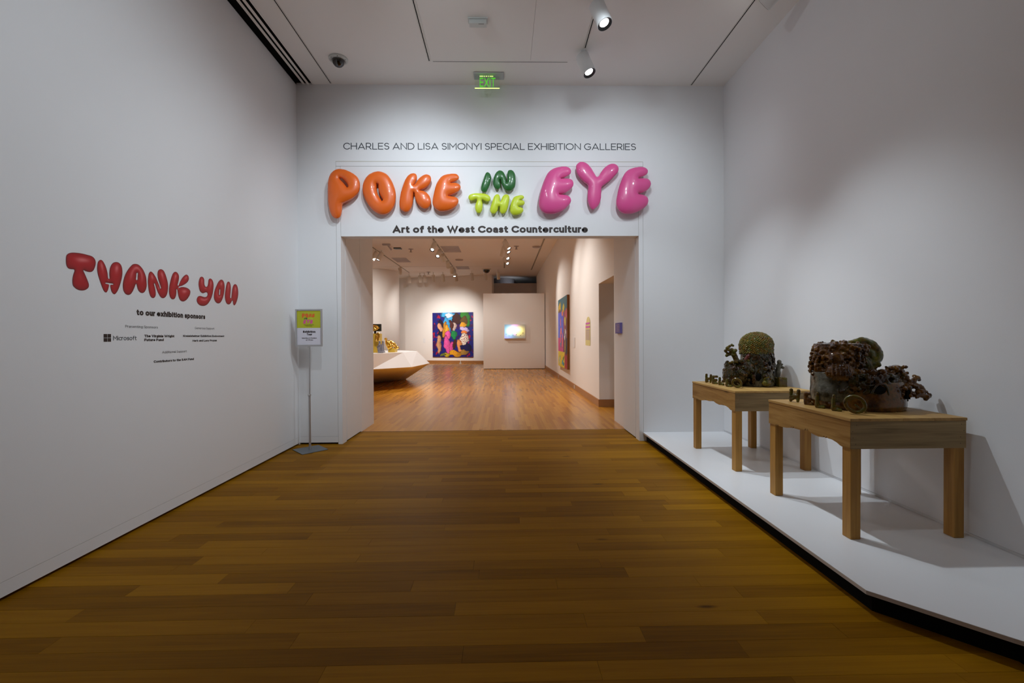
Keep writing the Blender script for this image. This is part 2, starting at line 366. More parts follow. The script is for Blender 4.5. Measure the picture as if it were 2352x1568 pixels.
# ------------------------------------------------------------------ doorway passage
rl = struct('door_1', 'wall', G().box(X1 - .05, X1 + .002, D + .17, 6.835, 0.014, 3.3))
G().box(X1 - .06, X1 - .012, D + .158, D + .172, 0, 3.3).build('brush_seal', 'black', rl)
rr = struct('door_2', 'wall', G().box(X2 - .002, X2 + .05, D + .17, 6.835, 0.014, 3.3))
G().box(X2 + .012, X2 + .06, D + .158, D + .172, 0, 3.3).build('brush_seal', 'black', rr)
struct('wall_passage', 'wall', G().box(X1 - .5, X1 + .004, 6.838, 7.5, 0, 3.3).box(X2 + .032, 2.7, 6.838, 7.56, 0, 3.3)
       .box(X1 - .5, X1 - .055, D + .16, 6.838, 0, 3.3).box(X2 + .055, 2.7, D + .16, 6.838, 0, 3.3).box(X1 - .5, 2.7, D + .16, 7.5, 3.3, 3.4))
struct('threshold', 'bezel', B(X1 - .0, X2 + .03, 6.839, 6.846, -.018, .0015))
bpy.data.objects['threshold'].name = 'trim_2'

# ------------------------------------------------------------------ the gallery shell
gf = struct('floor', 'strip', B(-9.2, 6.0, 6.847, 32, -0.06, -0.002))
g = G(); tones = []; x = -6.3
while x < 2.45:
    y = 6.85 - random.uniform(0, .9)
    while y < 25.8:
        ln = random.uniform(.5, 1.6); a = max(y, 6.85)
        if y + ln < 6.95: y += ln; continue
        g.box(x, x + .057, a, y + ln, -.012, 0); tones += [random.random()] * 8
        y += ln
    x += .057
st = g.build('floor_strips', 'strip', gf, kind='stuff')
at = st.data.attributes.new('tone', 'FLOAT', 'POINT'); at.data.foreach_set('value', tones)
G().box(-9.1, -6.3, 6.85, 28, -.0015, -.0005).box(2.45, 5.9, 6.85, 32, -.0015, -.0005).box(-6.3, 2.45, 25.75, 32, -.0015, -.0005).build('outer_floor_field', 'strip', gf)
gc = struct('ceiling', 'gceil', G().box(-9.2, 2.2, 7.5, 32, ZC, ZC + .1))
struct('ceiling', 'gceil', B(2.2, 5.9, 7.5, 29.9, 3.4, 3.5))
struct('wall_gallery_front', 'gwall', G().box(-9.2, X1 - .0, 7.38, 7.5, 0, ZC).box(X1 - .0, 2.75, 7.38, 7.5, 3.3, ZC))
struct('wall_gallery_left', 'gwall', B(-9.2, -9.0, 7.5, 28, 0, ZC))
FA, FB = (-9.2, 26.49), (-0.571, 24.339)      # foot of the far wall
fd = Vector((FB[0] - FA[0], FB[1] - FA[1], 0)).normalized(); fn = Vector((fd.y, -fd.x, 0))   # normal towards the camera
def far(x, off=0.0):
    k = (x - FA[0]) / fd.x; return Vector((x, FA[1] + fd.y * k, 0)) + fn * off
def fquad(x0, x1, z0, z1, th, off=0.0):
    a, b = far(x0, off), far(x1, off); c, d_ = far(x0, off - th), far(x1, off - th)
    return G().hull2([(a.x, a.y, z0), (b.x, b.y, z0), (d_.x, d_.y, z0), (c.x, c.y, z0)], [(a.x, a.y, z1), (b.x, b.y, z1), (d_.x, d_.y, z1), (c.x, c.y, z1)])
struct('wall_gallery_far', 'gwall', fquad(-9.2, -0.571, 0.0, ZC, .4))
struct('baseboard_far', 'base_wood', fquad(-9.0, -0.58, 0, .146, .02, .02))
struct('wall_gallery_beam', 'grey_wall', B(-.6, 1.86, 24.75, 24.95, 0, 4.33))
struct('wall_beyond', 'dark_wall', G().box(-1.5, 6, 30, 30.2, 0, ZC).box(-1.6, -1.5, 24.9, 30, 0, ZC).box(5.9, 6, 7.5, 30, 0, ZC))
def rx(y): return 1.917 + (1.85 - 1.917) * (y - 9.05) / (24.8 - 9.05)
struct('wall_gallery_right', 'gwall', G().hull2([(rx(9.05), 9.05, 0), (rx(24.9), 24.9, 0), (2.75, 24.9, 0), (2.75, 9.05, 0)][::-1], [(rx(9.05), 9.05, ZC), (rx(24.9), 24.9, ZC), (2.75, 24.9, ZC), (2.75, 9.05, ZC)][::-1])
       .box(rx(9.05), 2.75, 7.4, 9.05, 2.455, ZC).box(2.75, 5.9, 9.05, 9.2, 0, 3.4))
struct('baseboard_right', 'base_wood', G().hull2([(rx(9.05) - .018, 9.032, 0), (rx(9.05) + .0, 9.032, 0), (rx(24.8), 24.8, 0), (rx(24.8) - .018, 24.8, 0)], [(rx(9.05) - .018, 9.032, .146), (rx(9.05), 9.032, .146), (rx(24.8), 24.8, .146), (rx(24.8) - .018, 24.8, .146)])
       .box(rx(9.05) - .0, 2.75, 9.032, 9.05, 0, .146))
dv = struct('wall_divider', 'gwall', B(-.860, 1.838, 20.0, 20.28, 0.022, 3.325))
B(-.84, 1.82, 20.03, 20.25, 0, .022).build('recessed_shadow_base', 'black', dv)
# round column at the left and the round drum beyond the opening
struct('pillar', 'gwall', G().cyl((-6.52, 23.2, 0), (-6.52, 23.2, ZC), 1.25, n=72, caps=False))
struct('pillar', 'grey_wall', G().cyl((.05, 26.2, 0), (.05, 26.2, ZC), .62, n=48, caps=False))

# ------------------------------------------------------------------ display platform along the right wall
PE = [(1.871, D - .002), (1.821, 2.242), (2.15, 1.868), (2.966, 1.05), (2.966, D - .002)]
pf = thing('display_platform', 'long low white platform with an angled near corner beside right wall', 'platform', (2.4, 4.0, 0))
G().prism(PE[::-1], .0975, ZP).build('platform_top', 'platform', pf)
ep = G()
for a, b in zip(PE[:3], PE[1:4]):
    d_ = Vector((b[0] - a[0], b[1] - a[1], 0)).normalized(); nn = Vector((d_.y, -d_.x, 0)) * -.0015
    if nn.x > 0: nn = -nn
    ep.hull2([(a[0], a[1], .096), (b[0], b[1], .096), (b[0] + nn.x, b[1] + nn.y, .096), (a[0] + nn.x, a[1] + nn.y, .096)], [(a[0], a[1], ZP - .001), (b[0], b[1], ZP - .001), (b[0] + nn.x, b[1] + nn.y, ZP - .001), (a[0] + nn.x, a[1] + nn.y, ZP - .001)])
ep.build('board_edge', 'platform_edge', pf)
RB = [(1.915, D - .01), (1.866, 2.262), (2.18, 1.91), (2.96, 1.13), (2.96, D - .01)]
G().prism(RB[::-1], 0, .0975).build('recessed_base', 'black', pf)
BALLOON = [
 ('P',0.1,[[(-2095,3592),(-2036,3584),(-1983,3563),(-1924,3531),(-1871,3482),(-1848,3423),(-1846,3369),(-1860,3305),(-1889,3262),(-1933,3218),(-1987,3186),(-2040,3162),(-2073,3143),(-2079,3111),(-2083,3046),(-2101,2982),(-2128,2959),(-2160,2955),(-2203,2982),(-2229,3036),(-2250,3122),(-2255,3208),(-2259,3294),(-2257,3369),(-2246,3460),(-2219,3530),(-2170,3576),(-2138,3589)],[(-2108,3479),(-2080,3477),(-2038,3444),(-2006,3401),(-1990,3353),(-2001,3348),(-2028,3377),(-2065,3423),(-2097,3455)]]),
 ('O',0.1,[[(-1613,3566),(-1554,3558),(-1495,3526),(-1442,3456),(-1408,3380),(-1387,3294),(-1388,3208),(-1402,3138),(-1434,3073),(-1483,3027),(-1543,3007),(-1596,3014),(-1655,3041),(-1714,3095),(-1761,3165),(-1796,3245),(-1813,3326),(-1808,3391),(-1786,3455),(-1742,3515),(-1683,3551)],[(-1630,3407),(-1612,3407),(-1608,3348),(-1599,3299),(-1578,3245),(-1548,3189),(-1560,3178),(-1589,3219),(-1616,3267),(-1632,3321),(-1635,3369)]]),
 ('K',0.08,[[(-1153,3547),(-1123,3536),(-1110,3501),(-1116,3463),(-1135,3420),(-1153,3382),(-1127,3414),(-1099,3457),(-1061,3498),(-1018,3525),(-974,3531),(-939,3514),(-926,3479),(-935,3431),(-959,3390),(-1003,3357),(-1046,3338),(-1082,3323),(-1036,3317),(-987,3295),(-950,3252),(-934,3203),(-931,3160),(-945,3122),(-972,3095),(-1010,3086),(-1054,3100),(-1097,3138),(-1126,3192),(-1139,3246),(-1145,3292),(-1155,3298),(-1160,3268),(-1164,3214),(-1168,3160),(-1183,3106),(-1211,3062),(-1249,3043),(-1292,3051),(-1327,3084),(-1341,3133),(-1337,3192),(-1325,3268),(-1306,3344),(-1278,3425),(-1245,3490),(-1202,3533)]]),
 ('E',0.1,[[(-782,3502),(-728,3524),(-647,3535),(-588,3529),(-561,3494),(-567,3467),(-588,3451),(-626,3435),(-675,3414),(-621,3414),(-578,3410),(-548,3389),(-540,3356),(-557,3321),(-600,3289),(-654,3267),(-703,3245),(-655,3239),(-611,3232),(-579,3213),(-569,3181),(-580,3143),(-612,3105),(-661,3073),(-721,3054),(-780,3047),(-834,3056),(-883,3094),(-905,3143),(-903,3208),(-889,3278),(-867,3359),(-837,3435)]]),
 ('I',0.055,[[(-187,3566),(-159,3549),(-143,3509),(-146,3458),(-162,3402),(-180,3356),(-206,3315),(-239,3307),(-267,3320),(-278,3351),(-267,3407),(-243,3473),(-222,3534),(-207,3559)]]),
 ('N',0.055,[[(-28,3588),(10,3575),(35,3539),(50,3494),(64,3422),(67,3494),(69,3544),(84,3585),(117,3594),(148,3578),(171,3539),(179,3483),(178,3417),(165,3366),(131,3331),(80,3319),(34,3336),(9,3381),(-11,3427),(-25,3471),(-27,3427),(-20,3387),(-30,3356),(-58,3342),(-88,3351),(-111,3386),(-117,3437),(-108,3493),(-87,3544),(-56,3577)]]),
 ('T',0.045,[[(-380,3285),(-304,3289),(-227,3283),(-176,3262),(-153,3232),(-161,3196),(-187,3181),(-223,3188),(-261,3204),(-266,3191),(-256,3155),(-258,3104),(-269,3058),(-290,3033),(-316,3030),(-341,3048),(-354,3089),(-351,3140),(-335,3181),(-330,3201),(-337,3211),(-371,3201),(-406,3192),(-432,3206),(-443,3237),(-431,3265)]]),
 ('H',0.045,[[(-63,3277),(-38,3267),(-28,3232),(-31,3196),(-23,3173),(-13,3201),(8,3247),(34,3270),(64,3274),(90,3257),(96,3221),(87,3165),(74,3104),(53,3048),(22,3021),(-14,3027),(-32,3058),(-31,3094),(-36,3114),(-49,3109),(-62,3063),(-91,3027),(-127,3020),(-154,3043),(-159,3079),(-146,3130),(-125,3191),(-105,3247),(-84,3270)]]),
 ('E',0.045,[[(182,3250),(223,3260),(264,3262),(285,3250),(287,3229),(264,3211),(225,3197),(259,3197),(287,3188),(295,3163),(284,3140),(248,3127),(207,3114),(243,3104),(271,3091),(278,3063),(263,3037),(227,3014),(181,3002),(135,3009),(108,3038),(103,3084),(112,3140),(131,3196),(156,3237)]]),
 ('E',0.1,[[(763,3620),(829,3624),(878,3609),(902,3580),(902,3547),(883,3520),(839,3495),(795,3479),(763,3463),(817,3468),(872,3468),(915,3449),(934,3417),(931,3379),(904,3341),(860,3302),(805,3275),(734,3257),(794,3255),(854,3248),(887,3226),(903,3188),(892,3150),(859,3107),(810,3063),(749,3031),(684,3012),(613,3009),(547,3025),(499,3069),(480,3123),(483,3199),(503,3302),(530,3395),(566,3481),(605,3547),(676,3598)]]),
 ('Y',0.08,[[(1018,3690),(1068,3693),(1117,3672),(1166,3620),(1204,3560),(1232,3511),(1244,3492),(1266,3505),(1294,3549),(1344,3615),(1399,3656),(1454,3672),(1503,3659),(1533,3620),(1528,3571),(1497,3528),(1436,3467),(1370,3413),(1308,3364),(1303,3298),(1298,3216),(1276,3145),(1237,3096),(1193,3073),(1164,3091),(1137,3145),(1123,3216),(1125,3293),(1132,3369),(1124,3396),(1077,3434),(1028,3483),(990,3538),(974,3598),(977,3652)]]),
 ('E',0.1,[[(1718,3605),(1773,3616),(1839,3619),(1888,3603),(1914,3570),(1904,3532),(1866,3507),(1822,3491),(1778,3466),(1838,3471),(1899,3469),(1934,3447),(1952,3406),(1942,3363),(1904,3319),(1849,3289),(1772,3266),(1827,3256),(1876,3243),(1909,3216),(1917,3172),(1903,3128),(1864,3087),(1798,3047),(1727,3019),(1650,3010),(1578,3022),(1524,3063),(1499,3118),(1495,3177),(1508,3254),(1530,3352),(1563,3444),(1608,3537),(1652,3578)]]),
]
THANKS = [
 ('T',[[(2919,1948),(2946,1951),(2979,1952),(3014,1950),(3042,1947),(3060,1936),(3069,1918),(3068,1895),(3061,1874),(3050,1854),(3034,1843),(3014,1841),(2995,1843),(2978,1847),(2986,1831),(2998,1807),(3009,1783),(3017,1760),(3015,1742),(3004,1729),(2986,1719),(2965,1715),(2942,1717),(2922,1726),(2908,1740),(2904,1761),(2905,1786),(2911,1811),(2919,1837),(2915,1842),(2897,1841),(2879,1843),(2868,1856),(2864,1880),(2864,1904),(2869,1924),(2881,1936),(2899,1944)]]),
 ('H',[[(3105,1935),(3119,1932),(3135,1914),(3149,1886),(3158,1856),(3165,1815),(3173,1816),(3172,1847),(3175,1879),(3186,1908),(3203,1930),(3228,1940),(3251,1939),(3268,1927),(3278,1903),(3280,1873),(3275,1838),(3264,1800),(3250,1764),(3232,1732),(3212,1714),(3197,1720),(3185,1740),(3180,1776),(3201,1779),(3204,1784),(3171,1786),(3140,1785),(3140,1780),(3168,1776),(3165,1755),(3156,1731),(3144,1719),(3132,1724),(3116,1751),(3103,1781),(3092,1810),(3083,1839),(3079,1869),(3081,1897),(3088,1921)]]),
 ('A',[[(3389,1953),(3422,1953),(3453,1935),(3477,1906),(3493,1871),(3498,1831),(3498,1801),(3488,1772),(3472,1753),(3453,1746),(3434,1750),(3416,1767),(3407,1791),(3400,1810),(3395,1804),(3382,1776),(3364,1745),(3346,1726),(3325,1720),(3305,1725),(3288,1745),(3282,1777),(3285,1810),(3299,1852),(3320,1891),(3349,1927),(3370,1946)],[(3406,1889),(3415,1891),(3414,1865),(3411,1838),(3400,1837),(3402,1864)]]),
 ('N',[[(3539,1919),(3562,1911),(3588,1884),(3608,1852),(3625,1821),(3635,1798),(3642,1802),(3629,1837),(3612,1876),(3608,1912),(3617,1939),(3641,1952),(3669,1947),(3690,1921),(3707,1883),(3718,1842),(3717,1804),(3709,1769),(3691,1740),(3662,1725),(3637,1733),(3614,1759),(3594,1796),(3577,1833),(3571,1830),(3580,1800),(3587,1767),(3586,1741),(3576,1725),(3559,1717),(3539,1724),(3523,1753),(3514,1793),(3510,1835),(3514,1874),(3522,1903)]]),
 ('K',[[(3805,1955),(3828,1948),(3843,1925),(3841,1895),(3831,1863),(3826,1846),(3834,1844),(3850,1871),(3878,1911),(3907,1937),(3935,1950),(3956,1941),(3963,1919),(3951,1894),(3922,1871),(3881,1850),(3836,1833),(3838,1827),(3873,1837),(3921,1839),(3958,1831),(3978,1815),(3974,1786),(3952,1755),(3923,1730),(3887,1717),(3855,1724),(3836,1751),(3827,1783),(3820,1812),(3812,1812),(3811,1787),(3806,1759),(3790,1733),(3767,1725),(3745,1734),(3731,1760),(3727,1797),(3736,1844),(3752,1892),(3771,1932),(3786,1948)]]),
 ('Y',[[(4128,1958),(4148,1955),(4163,1939),(4164,1914),(4167,1890),(4181,1875),(4195,1875),(4209,1888),(4218,1916),(4224,1942),(4246,1957),(4271,1952),(4288,1934),(4296,1902),(4291,1860),(4279,1817),(4260,1778),(4234,1744),(4202,1716),(4167,1701),(4133,1697),(4096,1702),(4070,1718),(4059,1739),(4064,1761),(4081,1778),(4108,1784),(4138,1781),(4169,1779),(4193,1786),(4207,1803),(4204,1819),(4187,1824),(4166,1818),(4145,1811),(4122,1815),(4102,1829),(4091,1856),(4086,1887),(4092,1919),(4106,1947)]]),
 ('O',[[(4415,1968),(4440,1962),(4459,1938),(4464,1902),(4458,1858),(4445,1818),(4425,1780),(4397,1749),(4366,1736),(4336,1740),(4311,1759),(4298,1788),(4301,1826),(4316,1865),(4339,1902),(4366,1939),(4390,1959)],[(4384,1872),(4392,1871),(4391,1846),(4387,1819),(4377,1818),(4378,1845)]]),
 ('U',[[(4528,1963),(4548,1956),(4562,1928),(4563,1883),(4555,1804),(4566,1802),(4577,1850),(4588,1896),(4606,1933),(4636,1951),(4664,1944),(4683,1916),(4690,1876),(4685,1832),(4667,1788),(4640,1748),(4619,1736),(4602,1745),(4592,1779),(4584,1781),(4569,1763),(4544,1743),(4519,1738),(4495,1745),(4476,1768),(4466,1801),(4467,1837),(4476,1879),(4491,1924),(4507,1953)]]),
]
# ------------------------------------------------------------------ balloon lettering
def smooth_loop(pts, step):
    """centripetal Catmull-Rom through the points, resampled"""
    P = [np.array(p, float) for p in pts]; n = len(P); out = []
    for i in range(n):
        p0, p1, p2, p3 = P[i - 1], P[i], P[(i + 1) % n], P[(i + 2) % n]
        t1 = max(np.linalg.norm(p1 - p0), 1e-6) ** .5; t2 = t1 + max(np.linalg.norm(p2 - p1), 1e-6) ** .5; t3 = t2 + max(np.linalg.norm(p3 - p2), 1e-6) ** .5
        k = max(1, int(np.linalg.norm(p2 - p1) / step + .5))
        for j in range(k):
            t = t1 + (t2 - t1) * j / k
            a1 = (t1 - t) / t1 * p0 + t / t1 * p1; a2 = (t2 - t) / (t2 - t1) * p1 + (t - t1) / (t2 - t1) * p2; a3 = (t3 - t) / (t3 - t2) * p2 + (t - t2) / (t3 - t2) * p3
            b1 = (t2 - t) / t2 * a1 + t / t2 * a2; b2 = (t3 - t) / (t3 - t1) * a2 + (t - t1) / (t3 - t1) * a3
            out.append((t2 - t) / (t2 - t1) * b1 + (t - t1) / (t2 - t1) * b2)
    return np.array(out)
def inside(loops, X, Y):
    r = np.zeros(X.shape, bool)
    for L in loops:
        for (x0, y0), (x1, y1) in zip(L, np.roll(L, -1, 0)):
            if y0 == y1: continue
            c = ((y0 > Y) != (y1 > Y)) & (X < (x1 - x0) * (Y - y0) / (y1 - y0) + x0)
            r ^= c
    return r
def inflate(loops, h):
    """height of a balloon skin stretched over the outline: solves lap(u) = -1, height = sqrt(2u)"""
    A = np.concatenate(loops); lo = A.min(0) - 3 * h; hi = A.max(0) + 3 * h
    nx, ny = int((hi[0] - lo[0]) / h) + 1, int((hi[1] - lo[1]) / h) + 1
    X, Y = np.meshgrid(lo[0] + h * np.arange(nx), lo[1] + h * np.arange(ny)); I = inside(loops, X, Y); u = np.zeros(X.shape)
    par = (np.add.outer(np.arange(ny), np.arange(nx)) % 2).astype(bool)
    for it in range(420):
        for q in (par, ~par):
            nb = np.zeros_like(u); nb[1:-1, 1:-1] = (u[:-2, 1:-1] + u[2:, 1:-1] + u[1:-1, :-2] + u[1:-1, 2:] + h * h) / 4
            m = I & q; u[m] += 1.85 * (nb[m] - u[m])
        u[~I] = 0
    return lo, u, I
def sample(lo, u, h, p):
    fx, fy = (p[:, 0] - lo[0]) / h, (p[:, 1] - lo[1]) / h; i, j = fx.astype(int), fy.astype(int); a, b = fx - i, fy - j
    return (1 - b) * ((1 - a) * u[j, i] + a * u[j, i + 1]) + b * ((1 - a) * u[j + 1, i] + a * u[j + 1, i + 1])
def mesh2d(loops, h, rings):
    """constrained triangulation of the outline with inner points; returns points, triangles, boundary count"""
    pts = [p for L in loops for p in L]; nb = len(pts); edges = []; k = 0
    for L in loops:
        n = len(L); edges += [(k + i, k + (i + 1) % n) for i in range(n)]; k += n
    extra = []
    for L in loops:
        tn = np.roll(L, -1, 0) - np.roll(L, 1, 0); tn /= np.maximum(np.linalg.norm(tn, axis=1), 1e-9)[:, None]; nr = np.stack([-tn[:, 1], tn[:, 0]], 1)
        s = 1 if inside(loops, np.array([L[0][0] + nr[0][0] * 1e-3]), np.array([L[0][1] + nr[0][1] * 1e-3]))[0] else -1
        for r in rings: extra.append(L + nr * s * r)
    A = np.concatenate(loops); lo = A.min(0); hi = A.max(0)
    X, Y = np.meshgrid(np.arange(lo[0], hi[0], h), np.arange(lo[1], hi[1], h)); X[::2] += h / 2
    cand = np.stack([X.ravel(), Y.ravel()], 1)
    E_ = np.concatenate(extra) if extra else np.zeros((0, 2)); B_ = np.concatenate(loops)
    def mind(p, q):
        return np.array([np.sqrt(((q - a) ** 2).sum(1).min()) for a in p])
    cand = cand[inside(loops, cand[:, 0], cand[:, 1])]; cand = cand[mind(cand, B_) > max(rings or [0]) + h * .45]
    if len(E_):
        E_ = E_[inside(loops, E_[:, 0], E_[:, 1])]; dist = mind(E_, B_); E_ = E_[dist > min(rings) * .75]
        cand = np.concatenate([E_, cand])
    allp = np.concatenate([np.array(pts), cand])
    vo, eo, fo, ov, oe, of = delaunay_2d_cdt([Vector(p) for p in allp], edges, [], 2, 1e-6)
    vo = np.array([(v.x, v.y) for v in vo]); fo = [tuple(f) for f in fo]
    keep = []
    for f in fo:
        c = vo[list(f)].mean(0); keep.append(c)
    keep = np.array(keep); ins = inside(loops, keep[:, 0], keep[:, 1]); fo = [f for f, q in zip(fo, ins) if q]
    bset = set()
    for i, os_ in enumerate(ov):
        if any(o < nb for o in os_): bset.add(i)
    return vo, fo, bset
def balloon(loops, ymid, m, name, label, squash=.62, step=.012, group='inflated letters of the exhibition title'):
    loops = [smooth_loop(np.array(L) / 1000.0, step) for L in loops]
    h = .006; lo, u, I = inflate(loops, h); p, fs, bset = mesh2d(loops, .012, [.0015, .005, .010])
    z = np.sqrt(np.maximum(sample(lo, u, h, p), 0) * 2) * squash
    for i in bset: z[i] = 0
    depth = float(z.max()); yc = D - depth * .92 - .020
    vs = [(a, yc - c, b) for (a, b), c in zip(p, z)]; n = len(vs); vs += [(a, yc + c * .92, b) for (a, b), c in zip(p, z)]
    f2 = []
    for f in fs: f2.append(f)
    for f in fs: f2.append(tuple((i if i in bset else i + n) for i in f)[::-1])
    c = p.mean(0)
    g = G(); g.add(vs, f2, True)
    root = thing(name, label, 'letter', (float(c[0]), D, float(c[1])), group)
    o = g.build('inflated_shell', m, root)
    bm = bmesh.new(); bm.from_mesh(o.data); bmesh.ops.delete(bm, geom=[v for v in bm.verts if not v.link_faces], context='VERTS'); bmesh.ops.recalc_face_normals(bm, faces=bm.faces); bm.to_mesh(o.data); bm.free()
    # two stand-off pins behind the thickest places
    idx = np.argsort(-z)[:max(8, len(z) // 12)]; q = p[idx]; i0 = 0; i1 = int(np.argmax(((q - q[0]) ** 2).sum(1)))
    for k in (i0, i1):
        G().cyl((q[k][0], D + .0, q[k][1]), (q[k][0], yc + .4 * depth, q[k][1]), .008, n=10).build('standoff_pin', 'steel', root)
    return root
tints = ['orange'] * 4 + ['dkgreen'] * 2 + ['lime'] * 3 + ['pink'] * 3
LB = ['fat orange balloon letter P, leftmost above the doorway', 'orange ring-shaped balloon letter O with a slit, after the P', 'orange balloon letter K between the O and the E', 'orange balloon letter E ending the first word',
      'dark green balloon letter I, a single leaning sausage', 'dark green balloon letter N beside the green I', 'lime balloon letter T below the dark green I', 'lime balloon letter H between the lime T and lime E', 'small lime balloon letter E in the middle word',
      'first pink balloon letter E, left of the pink Y', 'pink balloon letter Y crossing the surround line', 'last pink balloon letter E at the right doorway corner']
for (ch, off, loops), m, lb in zip(BALLOON, tints, LB):
    balloon(loops, D - off, m, 'balloon_letter', lb, squash=.62 if off > .06 else .75, step=.012 if off > .06 else .007)

# the printed thank-you letters on the left wall: flat vinyl, the tone is part of the print
def printed(loops, label):
    loops = [smooth_loop(np.array(L) / 1000.0, .009) for L in loops]
    h = .004; lo, u, I = inflate(loops, h); p, fs, bset = mesh2d(loops, .009, [.004, .009])
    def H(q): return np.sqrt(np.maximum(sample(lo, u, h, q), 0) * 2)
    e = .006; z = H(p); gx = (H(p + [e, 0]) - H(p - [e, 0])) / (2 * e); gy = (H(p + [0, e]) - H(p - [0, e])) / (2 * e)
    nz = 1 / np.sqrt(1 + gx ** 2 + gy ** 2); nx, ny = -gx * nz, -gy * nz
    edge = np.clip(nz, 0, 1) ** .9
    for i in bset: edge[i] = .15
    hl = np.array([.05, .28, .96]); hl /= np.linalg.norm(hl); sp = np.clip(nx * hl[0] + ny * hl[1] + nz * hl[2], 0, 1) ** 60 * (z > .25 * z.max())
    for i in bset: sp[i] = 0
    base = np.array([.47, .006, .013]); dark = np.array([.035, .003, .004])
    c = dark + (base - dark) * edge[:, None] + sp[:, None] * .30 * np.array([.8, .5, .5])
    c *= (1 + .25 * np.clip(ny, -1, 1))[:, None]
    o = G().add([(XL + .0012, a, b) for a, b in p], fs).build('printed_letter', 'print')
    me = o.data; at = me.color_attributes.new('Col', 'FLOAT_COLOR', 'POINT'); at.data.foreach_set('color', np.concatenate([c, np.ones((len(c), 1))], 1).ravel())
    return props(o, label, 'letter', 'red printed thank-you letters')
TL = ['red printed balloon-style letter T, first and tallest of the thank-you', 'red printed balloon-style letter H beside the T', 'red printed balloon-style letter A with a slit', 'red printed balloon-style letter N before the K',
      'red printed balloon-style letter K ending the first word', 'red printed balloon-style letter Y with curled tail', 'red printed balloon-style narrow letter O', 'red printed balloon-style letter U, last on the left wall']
for (ch, loops), lb in zip(THANKS, TL): printed(loops, lb)

